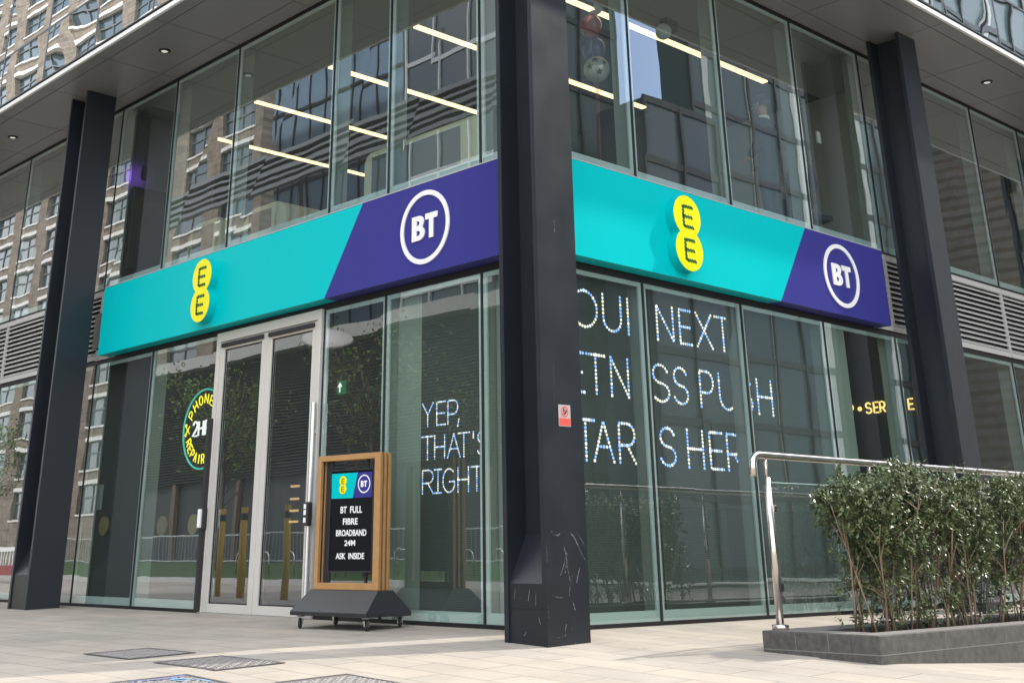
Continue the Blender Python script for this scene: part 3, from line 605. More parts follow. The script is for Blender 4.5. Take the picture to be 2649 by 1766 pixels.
# ------------------------------------------------------------------ shop signs
def sign_box(name, label, side, ends, split_t, split_b, off=.188):
    M_ = ML if side == 'L' else MR; z0, z1 = 2.997, 3.876
    t = thing(name, label, 'sign')
    u0, u1 = ends; back = -off + .002
    f = lambda u, v, w: M_(u, v, w, off)
    MB().prism([(u0, z0), (split_b, z0), (split_t, z1), (u0, z1)], f, 0, -.17).build('teal_panel', TEAL, t)
    MB().prism([(split_b, z0), (u1, z0), (u1, z1), (split_t, z1)], f, 0, -.17).build('navy_panel', NAVY, t)
    MB().prism([(u0 + .002, z1 + .002), (u1 - .002, z1 + .002), (u1 - .002, z1 + .012), (u0 + .002, z1 + .012)], f, .004, -.17).build('top_trim', mat('grey_trim', (.42, .45, .48), .4), t)
    return t, f
def logo_bt(t, f, cu, cv, rr, box_b, box_t, depth=.012, w0=.001):
    g = lambda u, v, w: f(u, v, w + w0)
    me = outline_mesh([circ(cu, cv, rr, 64), circ(cu, cv, rr * .868, 64)], depth); link(place(me, g), 'ring', WHITE, t)
    x0, x1, y0, y1 = box_b; w, h = x1 - x0, y1 - y0
    P = lambda a, b: (x0 + a * w, y0 + b * h)
    out_ = [P(0, 0), P(.55, 0)] + [P(.55 + .45 * sin(a), .29 - .29 * cos(a)) for a in [pi * i / 10 for i in range(1, 9)]] + [P(.80, .53)] + [P(.53 + .40 * sin(a), .75 - .25 * cos(a)) for a in [pi * i / 10 for i in range(3, 11)]] + [P(0, 1)]
    h1 = [P(.36, .19), P(.50, .19)] + [P(.50 + .15 * sin(a), .295 - .105 * cos(a)) for a in [pi * i / 6 for i in range(1, 6)]] + [P(.50, .40), P(.36, .40)]
    h2 = [P(.36, .60), P(.47, .60)] + [P(.47 + .13 * sin(a), .70 - .10 * cos(a)) for a in [pi * i / 6 for i in range(1, 6)]] + [P(.47, .80), P(.36, .80)]
    me = outline_mesh([out_, h1, h2], depth); link(place(me, g), 'letter', WHITE, t)
    x0, x1, y0, y1 = box_t; w, h = x1 - x0, y1 - y0
    me = outline_mesh([[P2 for P2 in ((x0, y1), (x0, y1 - .235 * h), (x0 + .32 * w, y1 - .235 * h), (x0 + .32 * w, y0), (x0 + .68 * w, y0), (x0 + .68 * w, y1 - .235 * h), (x1, y1 - .235 * h), (x1, y1))]], depth); link(place(me, g), 'letter', WHITE, t)
def eight(cu, cv, r, dv, n=30):
    a = math.asin(min(1, dv / r)) if dv < r else pi / 2
    top = [(cu + r * cos(-a + (pi + 2 * a) * i / n), cv + dv + r * sin(-a + (pi + 2 * a) * i / n)) for i in range(n + 1)]
    bot = [(cu + r * cos(pi - a + (pi + 2 * a) * i / n), cv - dv + r * sin(pi - a + (pi + 2 * a) * i / n)) for i in range(n + 1)]
    return top + bot
def logo_ee(t, f, cu, cv, r, dv, depth, lw, lh, dots=True):
    if depth: link(place(outline_mesh([eight(cu, cv, r, dv)], depth), f), 'roundel_body', TEAL, t)
    link(place(outline_mesh([eight(cu, cv, r * .985, dv)], .006), lambda u, v, w: f(u, v, w + depth + .0005)), 'roundel_face', YELLOW, t)
    for s_ in (1, -1):
        mb = MB()
        for poly in GLY['E']:
            for (a, b) in sample([(p[0] * lw, p[1] * lh) for p in poly], lw / 3.6):
                for (jx, jy) in ((0, 0), (lw * .09, lw * .08)):
                    mb.prism(circ(cu - lw / 2 + a + jx, cv + s_ * dv - lh / 2 + b - jy, lw * .125, 7), lambda u, v, w: f(u, v, w + depth), .0068, .0085)
        mb.build('dotted_letter', DOTG, t)
t, f = sign_box('shop_sign', 'long teal and navy shop sign over the double door, left of the corner column', 'L', (-7.83, .188), -2.244, -2.850)
logo_bt(t, f, -1.265, 3.441, .355, (-1.447, -1.262, 3.322, 3.562), (-1.252, -1.080, 3.322, 3.562))
logo_ee(t, f, -5.145, 3.424, .205, .165, .10, .135, .20)
t, f = sign_box('shop_sign', 'teal and navy shop sign right of the corner column', 'R', (-.186, 5.66), 4.054, 3.447)
logo_bt(t, f, 4.695, 3.438, .356, (4.506, 4.700, 3.318, 3.560), (4.708, 4.886, 3.318, 3.560))
logo_ee(t, f, 1.815, 3.424, .208, .165, .10, .135, .20)

# ------------------------------------------------------------------ LED screens behind the shop windows
def led(name, label, side, u0, u1, letters, off=.13):
    """letters: (char, u0, u1, v0, v1); the dots stand 2 mm in front of the mesh, inside the panel only"""
    t = thing(name, label, 'screen', group='lit mesh screens behind the shop windows')
    fn = (lambda u, v, w: (off - w, -u, v)) if side == 'L' else (lambda u, v, w: (u, off - w, v))
    p, q = fn(u0, .10, 0), fn(u1, 2.94, -.012); MB().box(p[0], q[0], p[1], q[1], p[2], q[2]).build('mesh_panel', MESHSC, t)
    rnd = random.Random(len(label)); mbs = [MB(), MB(), MB()]; r = .0145 if side == 'R' else .0075; step = .0345 if side == 'R' else .0195
    for ch, a, b, c, d in letters:
        for poly in GLY[ch]:
            for (x, y) in sample([(a + p[0] * (b - a), c + p[1] * (d - c)) for p in poly], step):
                if not (u0 < x < u1): continue
                mbs[rnd.choice((0, 0, 1, 1, 2))].prism(circ(x, y, r * rnd.uniform(.85, 1.1), 8), fn, .001, .004)
    for mb, mm, nm in zip(mbs, (LEDB, LEDW, LEDC), ('blue_dots', 'white_dots', 'cream_dots')):
        if mb.v: mb.build('lit_lettering', mm, t)
    return t
T1, T2, T3 = (2.462, 2.79), (1.885, 2.224), (1.316, 1.652)
led('led_screen', 'dark mesh screen with dotted letters in the first window right of the corner column', 'R', .25, 1.362, [('O', .575, .915, *T1), ('U', 1.0, 1.247, *T1), ('|', 1.349, 1.5, *T1), ('E', .49, .70, *T2), ('T', .745, .983, *T2), ('N', 1.07, 1.304, *T2), ('T', .58, .81, *T3), ('A', .80, 1.057, *T3), ('R', 1.137, 1.35, *T3)])
led('led_screen', 'dark mesh screen with dotted letters in the second window right of the corner column', 'R', 1.662, 2.892, [('N', 1.775, 2.018, *T1), ('E', 2.122, 2.297, *T1), ('X', 2.388, 2.634, *T1), ('T', 2.70, 2.945, *T1), ('S', 1.652, 1.893, *T2), ('S', 1.967, 2.181, *T2), ('P', 2.378, 2.588, *T2), ('U', 2.686, 2.93, *T2), ('S', 1.706, 1.93, *T3), ('H', 2.118, 2.35, *T3), ('E', 2.46, 2.658, *T3), ('R', 2.738, 2.95, *T3)])
led('led_screen', 'dark mesh screen with a lone dotted letter in the third window right of the column', 'R', 3.20, 4.43, [('S', 3.02, 3.23, *T2), ('H', 3.33, 3.578, *T2)])
V1, V2, V3 = (1.667, 1.87), (1.374, 1.574), (1.079, 1.279)
led('led_screen', 'dark mesh screen with small dotted letters in the window left of the corner column', 'L', -1.672, -.74, [('Y', -1.649, -1.50, *V1), ('E', -1.447, -1.328, *V1), ('P', -1.292, -1.158, *V1), (',', -1.165, -1.13, 1.64, 1.695), ('T', -1.654, -1.495, *V2), ('H', -1.474, -1.337, *V2), ('A', -1.295, -1.128, *V2), ('T', -1.15, -1.005, *V2), ("'", -.975, -.93, 1.525, 1.574), ('S', -.90, -.77, *V2), ('R', -1.641, -1.493, *V3), ('I', -1.469, -1.383, *V3), ('G', -1.359, -1.193, *V3), ('H', -1.157, -1.019, *V3), ('T', -.982, -.842, *V3)])

# round phone repair neon
t = thing('neon_sign', 'round neon sign with yellow lettering about phone repair behind the window left of the door', 'sign', (.30, 5.86, 1.968)); f = lambda u, v, w: (-w, -u, v)
def neon(paths, r, mm, nm):
    mb = MB()
    for p in paths: mb.tube([f(a, b, 0) for a, b in p], r, 7)
    mb.build(nm, mm, t, True)
neon([circ(0, 0, .455, 60) + [(.455, 0), (.4545, .02)]], .011, NEONT, 'ring')
def on_arc(word, a0, a1, rad, h, w, inward=False):
    ps = []; n = len(word)
    for i, ch in enumerate(word):
        a = R(a0 + (a1 - a0) * i / (n - 1)); s_ = -1 if inward else 1; ww = w * (.25 if ch == 'I' else 1)
        for poly in (GLY[ch] if ch != 'I' else [[(.5, 0), (.5, 1)]]):
            q = []
            for (x, y) in poly:
                lx, ly = (x - .5) * ww, (y - .5) * h
                q.append((rad * cos(a) + (lx * sin(a) + ly * cos(a)) if s_ == 1 else rad * cos(a) - lx * sin(a) - ly * cos(a), rad * sin(a) + (-lx * cos(a) + ly * sin(a)) if s_ == 1 else rad * sin(a) + lx * cos(a) - ly * sin(a)))
            ps.append(q)
    return ps
neon(on_arc('PHONE', 150, 64, .345, .105, .075), .0075, NEONY, 'lettering')
neon(on_arc('REPAIR', 204, 276, .345, .105, .055, True), .0075, NEONY, 'lettering')
neon([[(p[0] * .10 - .235, p[1] * .165 - .075) for p in q] for q in GLY['2']] + [[(p[0] * .105 - .105, p[1] * .165 - .075) for p in q] for q in GLY['H']] + [[(p[0] * .10 + .045, p[1] * .165 - .075) for p in q] for q in GLY['R']] + [[(p[0] * .10 + .20, p[1] * .165 - .075) for p in q] for q in GLY['S']], .012, NEONW, 'numeral')
neon([[(-.405, -.04), (-.315, .05)], [(-.405, .05), (-.315, -.04)], circ(-.40, .06, .016, 10), circ(-.40, -.05, .016, 10), circ(-.36, .0, .012, 8)], .006, NEONY, 'crossed_tools')
neon([[(.405, -.04), (.315, .05)], [(.405, .05), (.315, -.04)]], .006, NEONY, 'crossed_tools')
# SERVICE neon deep inside
t = thing('neon_sign', 'amber neon lettering on a dark wall deep inside the shop, seen beside the right column', 'sign', (7.87, -.076, -.016)); mb = MB()
for ch, a, b in (('L', 2.10, 2.03), ('P', 1.88, 1.795), ('S', 1.605, 1.525), ('E', 1.485, 1.42), ('R', 1.395, 1.325), ('V', 1.305, 1.215), ('I', 1.18, 1.17), ('C', 1.135, 1.035), ('E', .985, .915)):
    for poly in (GLY[ch] if ch != 'I' else [[(.5, 0), (.5, 1)]]): mb.tube([(0, a + (b - a) * p[0], 2.332 + .132 * p[1]) for p in poly], .0115, 7)
mb.sphere((0, 1.695, 2.397), .03, 10, 6); mb.sphere((0, .62, 2.40), .03, 10, 6); mb.build('lettering', NEONO, t, True)
# other little things in the shop
def disc(p, r, mm, name, label, cat, group=None, d=.02):
    return tag(MB().lathe([(.001, -d), (r, -d), (r, 0), (.001, 0)], p, 28, 'X').build(name, mm), label, cat, group)
disc((.29, 8.10, .93), .115, GOLD, 'wall_disc', 'olive gold disc on the dark wall behind the window beside the left column', 'disc', 'olive discs low in the shop')
disc((.62, 7.20, .92), .115, GOLD, 'wall_disc', 'olive gold disc half hidden by the mullion between the left windows', 'disc', 'olive discs low in the shop')
disc((.62, 6.45, .92), .115, GOLD, 'wall_disc', 'olive gold disc below the round neon sign', 'disc', 'olive discs low in the shop')
tag(MB().box(.60, .64, 6.1, 8.0, .02, .80).build('low_partition', INTD), 'low dark partition behind the windows left of the door', 'partition')
disc((.10, 5.36, .962), .085, mat('teal_disc', (.0, .42, .42), .4), 'window_sticker', 'round teal sticker beside the door at handle height', 'sticker')
tag(MB().box(.27, .295, 8.24, 8.42, 1.13, 1.44).build('info_tablet', mat('pale_paper', (.36, .42, .40), .5)), 'pale information tablet on the dark wall beside the left column', 'tablet')
t = thing('exit_sign', 'small green exit sign with white up arrow hanging inside beside the door', 'sign', (1.0, 4.09, 2.33))
MB().box(-.008, .008, -.075, .075, -.075, .075).build('panel', GREENS, t)
me = outline_mesh([[(-.012, -.05), (.012, -.05), (.012, .015), (.036, .0), (.036, .022), (0, .058), (-.036, .022), (-.036, .0), (-.012, .015)]], .002); link(place(me, lambda u, v, w: (-.0085 - w, -u + .02, v)), 'arrow', NEONW, t)
MB().tube([(0, 0, .075), (0, 0, .69)], .004, 6).build('hanger', RUB, t)
t = thing('shelf_unit', 'dark shelving with shelf edges made to glow copper inside the right door leaf', 'shelf', (1.2, 5.18, .012))
MB().box(.0, .35, -.45, .45, 0, 1.6).build('carcass', INTD, t)
for k, z in enumerate((.91, 1.03, 1.16, 1.30)): MB().box(-.03, -.002, -.075, .075, z, z + .022).build('shelf_edge', mat('copper_glow', (.75, .42, .2), .35, emit=.45), t)  # edges glow by emission, painting the orange light on the ledges
# warning sticker on the corner column
t = thing('warning_sign', 'small red and silver warning plate on the corner column', 'sign', (0, 0, 0)); f = lambda u, v, w: (u, -.7005 - w, v)
link(place(outline_mesh([[(-.521, 1.459), (-.389, 1.461), (-.389, 1.621), (-.521, 1.618)]], .003), f), 'plate', mat('silver_plate', (.40, .38, .37), .4), t)
link(place(outline_mesh([[(-.515, 1.466), (-.394, 1.468), (-.394, 1.522), (-.515, 1.520)]], .002), lambda u, v, w: f(u, v, w + .003)), 'red_band', mat('red_print', (.72, .09, .07), .5), t)
link(place(outline_mesh([circ(-.455, 1.570, .040, 28), circ(-.455, 1.570, .031, 28)], .002), lambda u, v, w: f(u, v, w + .003)), 'red_ring', MATS['red_print'], t)
link(place(outline_mesh([[(-.472, 1.592), (-.462, 1.596), (-.452, 1.562), (-.436, 1.580), (-.430, 1.573), (-.452, 1.545), (-.462, 1.552)]], .002), lambda u, v, w: f(u, v, w + .0035)), 'pictogram', GASKET, t)
link(place(outline_mesh([[(-.484, 1.545), (-.478, 1.539), (-.426, 1.595), (-.432, 1.601)]], .002), lambda u, v, w: f(u, v, w + .0045)), 'red_slash', MATS['red_print'], t)
for zz in (1.483, 1.500): pass

# ------------------------------------------------------------------ the display stand on castors
th = R(7); t = thing('display_stand', 'wooden framed poster stand with white lettering on a black wheeled base by the door', 'display stand', (-.5, 1.475, 0)); t.rotation_euler = (0, 0, 0)
ux_, uy_ = -sin(th), cos(th)                    # along the front, from its right end to its left
def BF(u, v, w): return (ux_ * u - cos(th) * w, uy_ * u - sin(th) * w, v)     # w points out of the front
def bbox(mb, u0, u1, v0, v1, w0, w1): return mb.prism([(u0, v0), (u1, v0), (u1, v1), (u0, v1)], BF, w0, w1)
def frame(w0, w1, name):
    mb = MB(); W_, zb, zt, s_, bt = .80, .285, 1.404, .073, .048
    bbox(mb, 0, s_, zb, zt, w0, w1); bbox(mb, W_ - s_ + .028, W_, zb, zt, w0, w1); bbox(mb, s_, W_ - s_ + .028, zt - bt, zt, w0, w1); bbox(mb, s_, W_ - s_ + .028, zb, zb + .055, w0, w1)
    return mb.build(name, WOOD, t, bevel=.003)
frame(0, -.034, 'frame'); frame(-.058, -.084, 'frame'); frame(-.108, -.140, 'frame')
mb = MB(); bbox(mb, .022, .036, .29, 1.4, -.034, -.058); bbox(mb, .764, .778, .29, 1.4, -.034, -.058); bbox(mb, .022, .036, .29, 1.4, -.084, -.108); bbox(mb, .764, .778, .29, 1.4, -.084, -.108); bbox(mb, .05, .75, 1.38, 1.395, -.034, -.058); bbox(mb, .05, .75, 1.38, 1.395, -.084, -.108); mb.build('spacer', RUB, t)
mb = MB(); bbox(mb, .098, .655, .424, 1.28, -.030, -.052); pn = mb.build('poster_panel', BOARDBLK, t, bevel=.003)
mb = MB()
for (a, b, c, d) in ((.098, .112, .424, 1.28), (.641, .655, .424, 1.28), (.112, .641, .424, .438), (.112, .641, 1.266, 1.28)): bbox(mb, a, b, c, d, -.022, -.0298)
mb.build('panel_rim', RUB, pn)
mb = MB(); bbox(mb, .20, .225, .34, 1.356, -.056, -.075); bbox(mb, .655, .735, .34, 1.356, -.056, -.07); mb.build('support_bar', RUB, t)
g = lambda u, v, w: BF(u, v, w - .0295)
link(place(outline_mesh([[(.366, 1.034), (.636, 1.034), (.640, 1.246), (.309, 1.246)]], .0015), g), 'teal_panel', TEAL, pn)
link(place(outline_mesh([[(.127, 1.034), (.3655, 1.034), (.3085, 1.246), (.127, 1.246)]], .0015), g), 'navy_panel', NAVY, pn)
gm = lambda u, v, w: BF(-u, v, w - .0295)       # reading direction runs towards the right end
class _P: pass
logo_bt(pn, gm, -.225, 1.148, .077, (-.265, -.228, 1.122, 1.174), (-.226, -.188, 1.122, 1.174), .001, .0018)
logo_ee(pn, lambda u, v, w: gm(u, v, w + .0018), -.488, 1.146, .043, .034, 0, .028, .042)
for txt, u1, u0, z1, z0 in (('BT  FULL', .514, .242, .965, .908), ('FIBRE', .479, .294, .866, .813), ('BROADBAND', .561, .183, .772, .719), ('24M', .452, .318, .686, .640), ('ASK  INSIDE', .557, .203, .582, .531)):
    me = fit_box(text_mesh(txt, .002, .022), -u1, -u0, z0, z1); link(place(me, gm), 'lettering', WHITE, pn)
# base: a truncated pyramid with a small skirt
mb = MB(); F0 = lambda u, v, w: BF(u, v, w)
lo = [(-.08, .215), (.855, .215), (.855, -.335), (-.08, -.335)]; hi = [(-.025, .022), (.815, .022), (.815, -.16), (-.025, -.16)]
def ring(pts, z): return [F0(a, z, b) for a, b in pts]
mb.add(ring(lo, .084) + ring(lo, .116) + ring(hi, .284), [(3, 2, 1, 0), (8, 9, 10, 11)] + [(i, (i + 1) % 4, 4 + (i + 1) % 4, 4 + i) for i in range(4)] + [(4 + i, 4 + (i + 1) % 4, 8 + (i + 1) % 4, 8 + i) for i in range(4)])
mb.build('base', BASEBLK, t, bevel=.004)
for (u, w, a) in ((-.01, .145, 70), (.785, .145, 40), (-.01, -.262, 60), (.785, -.262, 75)):
    p = F0(u, 0, w); wx, wy = p[0] - .5, p[1] + 1.475; z0 = gz(wx, wy); cr_ = .044
    c = MB(); c.lathe([(.036, .083), (.038, .076), (.026, .070)], (p[0], p[1], 0), 14)
    d = Vector((cos(R(a)), sin(R(a)), 0)); n_ = Vector((-d.y, d.x, 0)); o_ = Vector((p[0], p[1], 0)) - d * .022; zc = z0 + cr_
    for s_ in (-1, 1):
        q = [Vector((p[0], p[1], .058)) + d * .022 + n_ * s_ * .017, Vector((p[0], p[1], .058)) - d * .022 + n_ * s_ * .017, Vector((o_.x, o_.y, zc - .012)) - d * .01 + n_ * s_ * .019, Vector((o_.x, o_.y, zc - .012)) + d * .012 + n_ * s_ * .019]
        c.add([*q, *[x + n_ * s_ * .003 for x in q]], [(0, 1, 2, 3), (7, 6, 5, 4), (0, 4, 5, 1), (1, 5, 6, 2), (2, 6, 7, 3), (3, 7, 4, 0)])
    co = c.build('castor', ZINC, t)
    k = MB(); pr = [(.001, -.013), (.030, -.013), (.038, -.010), (cr_, -.004), (cr_, .004), (.038, .010), (.030, .013), (.001, .013)]; k.lathe(pr, (0, 0, 0), 20, 'Y')
    for i, v in enumerate(k.v): q = o_ + d * v[0] + n_ * v[1]; k.v[i] = (q.x, q.y, zc + v[2])
    k.build('wheel', RUB, co, True)

# ------------------------------------------------------------------ access covers in the paving
def cover(x0, x1, y0, y1, label, paint=False):
    c = thing('access_cover', label, 'access cover', ((x0 + x1) / 2, (y0 + y1) / 2, gz((x0 + x1) / 2, (y0 + y1) / 2)), group='access covers in the paving')
    cx, cy = (x0 + x1) / 2, (y0 + y1) / 2; H = lambda x, y, h: (x - cx, y - cy, gz(x, y) - gz(cx, cy) + h)
    mb = MB(); fr = .022
    for (a, b, p, q) in ((x0, x1, y0, y0 + fr), (x0, x1, y1 - fr, y1), (x0, x0 + fr, y0 + fr, y1 - fr), (x1 - fr, x1, y0 + fr, y1 - fr)):
        mb.add([H(a, p, .004), H(b, p, .004), H(b, q, .004), H(a, q, .004), H(a, p, .007), H(b, p, .007), H(b, q, .007), H(a, q, .007)], [(3, 2, 1, 0), (4, 5, 6, 7), (0, 1, 5, 4), (1, 2, 6, 5), (2, 3, 7, 6), (3, 0, 4, 7)])
    mb.build('frame', mat('worn_cover_frame', (.15, .14, .14), .5, metal=.4), c)
    mb = MB(); mb.add([H(x0 + fr, y0 + fr, .0035), H(x1 - fr, y0 + fr, .0035), H(x1 - fr, y1 - fr, .0035), H(x0 + fr, y1 - fr, .0035)], [(0, 1, 2, 3)])
    s_ = .046; i = 0; x = x0 + fr + .03
    while x < x1 - fr - .02:
        y = y0 + fr + .03; j = 0
        while y < y1 - fr - .02:
            w, l = (.017, .007) if (i + j) % 2 == 0 else (.007, .017)
            q = [(x - w, y - l), (x + w, y - l), (x + w, y + l), (x - w, y + l)]
            mb.add([H(a, b, .0035) for a, b in q] + [H(x + (a - x) * .7, y + (b - y) * .7, .0075) for a, b in q], [(4, 5, 6, 7)] + [(k, (k + 1) % 4, 4 + (k + 1) % 4, 4 + k) for k in range(4)])
            y += s_; j += 1
        x += s_; i += 1
    pl = mb.build('plate', mat('cover_iron', (.20, .185, .175), .55, metal=.3, noise=(30, .3)), c)
    pl.data.materials.append(mat('cover_tread', (.28, .26, .245), .55, metal=.2, noise=(14, .35)))
    for k, p in enumerate(pl.data.polygons): p.material_index = 1 if k else 0
    if paint:
        for (pts, mm) in (([(x0 + .10, y1 - .05), (x0 + .22, y1 - .09), (x0 + .30, y1 - .10), (x0 + .46, y1 - .05)], (.15, .16, .34)), ([(x0 + .34, y1 - .10), (x0 + .38, y1 - .2), (x0 + .44, y1 - .26), (x0 + .44, y1 - .38)], (.16, .28, .42)), ([(x0 + .30, y1 - .14), (x0 + .34, y1 - .26)], (.16, .28, .42))):
            mb = MB(); ps = sample(pts, .02)
            for a, b in zip(ps, ps[1:]):
                d = Vector((b[0] - a[0], b[1] - a[1])).normalized() * .016
                mb.add([H(a[0] + d.y, a[1] - d.x, .0082), H(b[0] + d.y, b[1] - d.x, .0082), H(b[0] - d.y, b[1] + d.x, .0082), H(a[0] - d.y, a[1] + d.x, .0082)], [(0, 1, 2, 3)])
            mb.build('spray_mark', mat('spray_%d' % int(mm[0] * 100), mm, .7), pl)
    return c
cover(-3.02, -2.50, 1.0, 1.67, 'grey patterned access cover in the shade, farthest from the viewer')
cover(-3.04, -2.52, -.13, .63, 'grey patterned access cover half in the sun, second from the building')
cover(-3.75, -3.25, -.85, -.16, 'grey patterned access cover with blue spray paint at the bottom edge', True)
cover(-3.05, -2.54, -1.49, -.80, 'grey patterned access cover in full sun at the bottom edge beside the painted one')

# ------------------------------------------------------------------ planter, railing and shrubs
t = thing('planter', 'low dark granite planter with painted sunlit top in front of the right facade', 'planter')
X0, X1, Y0, Y1, ZT = .27, 9.5, -2.705, -1.815, .068
mb = MB()
def wallrun(pts, t0, zb, zt, off): pass
mb.box(X0, X1, Y0, Y0 + .21, -.6, ZT - .0); mb.box(X0, X0 + .29, Y0 + .21, Y1, -.3, ZT); mb.box(X0 + .29, X1, Y1 - .30, Y1, -.3, ZT)
mb.build('wall', GRANITE, t, bevel=.006)
mb = MB(); e = .0015
mb.add([(X0 + .01, Y0 + .01, ZT + e), (X1, Y0 + .01, ZT + e), (X1, Y0 + .2, ZT + e), (X0 + .01, Y0 + .2, ZT + e)], [(0, 1, 2, 3)]); mb.add([(X0 + .01, Y0 + .212, ZT + e), (X0 + .28, Y0 + .212, ZT + e), (X0 + .28, Y1 - .01, ZT + e), (X0 + .01, Y1 - .01, ZT + e)], [(0, 1, 2, 3)]); mb.add([(X0 + .3, Y1 - .29, ZT + e), (X1, Y1 - .29, ZT + e), (X1, Y1 - .01, ZT + e), (X0 + .3, Y1 - .01, ZT + e)], [(0, 1, 2, 3)])
mb.build('coping', GRANTOP, t)
JT = mat('pale_joint', (.19, .18, .165), .8)
mb = MB(); zj = -.045
mb.box(X0 - .0015, X0, Y0, Y1, zj - .004, zj + .002); mb.add([(X0 - .0015, Y0 - .0015, zj + .002), (X0 - .0015, Y0 - .0015, zj - .004), (X1, Y0 - .0015, zj - .01), (X1, Y0 - .0015, zj - .004)], [(0, 1, 2, 3)])
for x in (1.13, 2.02, 2.9, 3.8): mb.box(x, x + .004, Y0 - .0013, Y0, zj, ZT)
for y in (-2.08, -2.33): mb.box(X0 - .0013, X0, y, y + .003, zj, ZT)
mb.build('joint_line', JT, t)
mb = MB(); n = 24; vs = []
for j in range(7):
    for i in range(n * 3):
        x = X0 + .29 + (X1 - X0 - .29) * i / (n * 3 - 1); y = Y0 + .21 + (Y1 - .30 - Y0 - .21) * j / 6; vs.append((x, y, .03 + random.uniform(-.015, .02)))
mb.add(vs, [(j * n * 3 + i, j * n * 3 + i + 1, (j + 1) * n * 3 + i + 1, (j + 1) * n * 3 + i) for j in range(6) for i in range(n * 3 - 1)]); mb.build('soil', SOIL, t, True)

t = thing('handrail', 'brushed steel handrail with glass panels on the planter', 'railing')
YR = -1.90; zr = 1.222; path = [(.215, YR, 1.07)] + [(.215 + .085 * (1 - cos(a)), YR, 1.137 + .085 * sin(a)) for a in [pi / 2 * i / 8 for i in range(9)]] + [(x, YR, zr + .006 * (x - .3)) for x in (.6, 2, 4, 6, 9.4)]
MB().tube(path, .026, 16).build('rail', STEEL, t, True)
PX = [.375, 1.80, 3.21, 4.62, 6.03, 7.45]
for x in PX:
    h = zr + .006 * (x - .3)
    mb = MB(); mb.tube([(x, YR, ZT + .03), (x, YR, h - .155)], .0265, 16); p = mb.build('post', STEEL, t, True)
    MB().tube([(x, YR, h - .155), (x, YR, h - .02)], .0135, 12).build('stem', STEEL, p, True)
    MB().lathe([(.058, ZT + .002), (.058, ZT + .034), (.05, ZT + .036), (.03, ZT + .036)], (x, YR, 0), 24).build('base_flange', STEEL, p, True)
    for z in (.34, .86):
        MB().box(x + .026, x + .075, YR - .014, YR + .014, z - .028, z + .028).build('clamp', STEEL if z > .5 else RUB, p, bevel=.012)
for a, b in zip(PX, PX[1:]):
    h = 1.035
    me = MB().add([(a + .045, YR, .17), (b - .045, YR, .17), (b - .045, YR, h + .006 * (b - .3)), (a + .045, YR, h + .006 * (a - .3))], [(0, 1, 2, 3)]).mesh('glass_panel'); gp = link(me, 'glass_panel', GLASSR, t)
    MB().prism([(a + .045, h + .006 * (a - .3)), (b - .045, h + .006 * (b - .3)), (b - .045, h + .005 + .006 * (b - .3)), (a + .045, h + .005 + .006 * (a - .3))], lambda u, v, w: (u, YR + w, v), -.005, .005).build('panel_edge', mat('green_glass_edge', (.45, .58, .54), .2), gp)

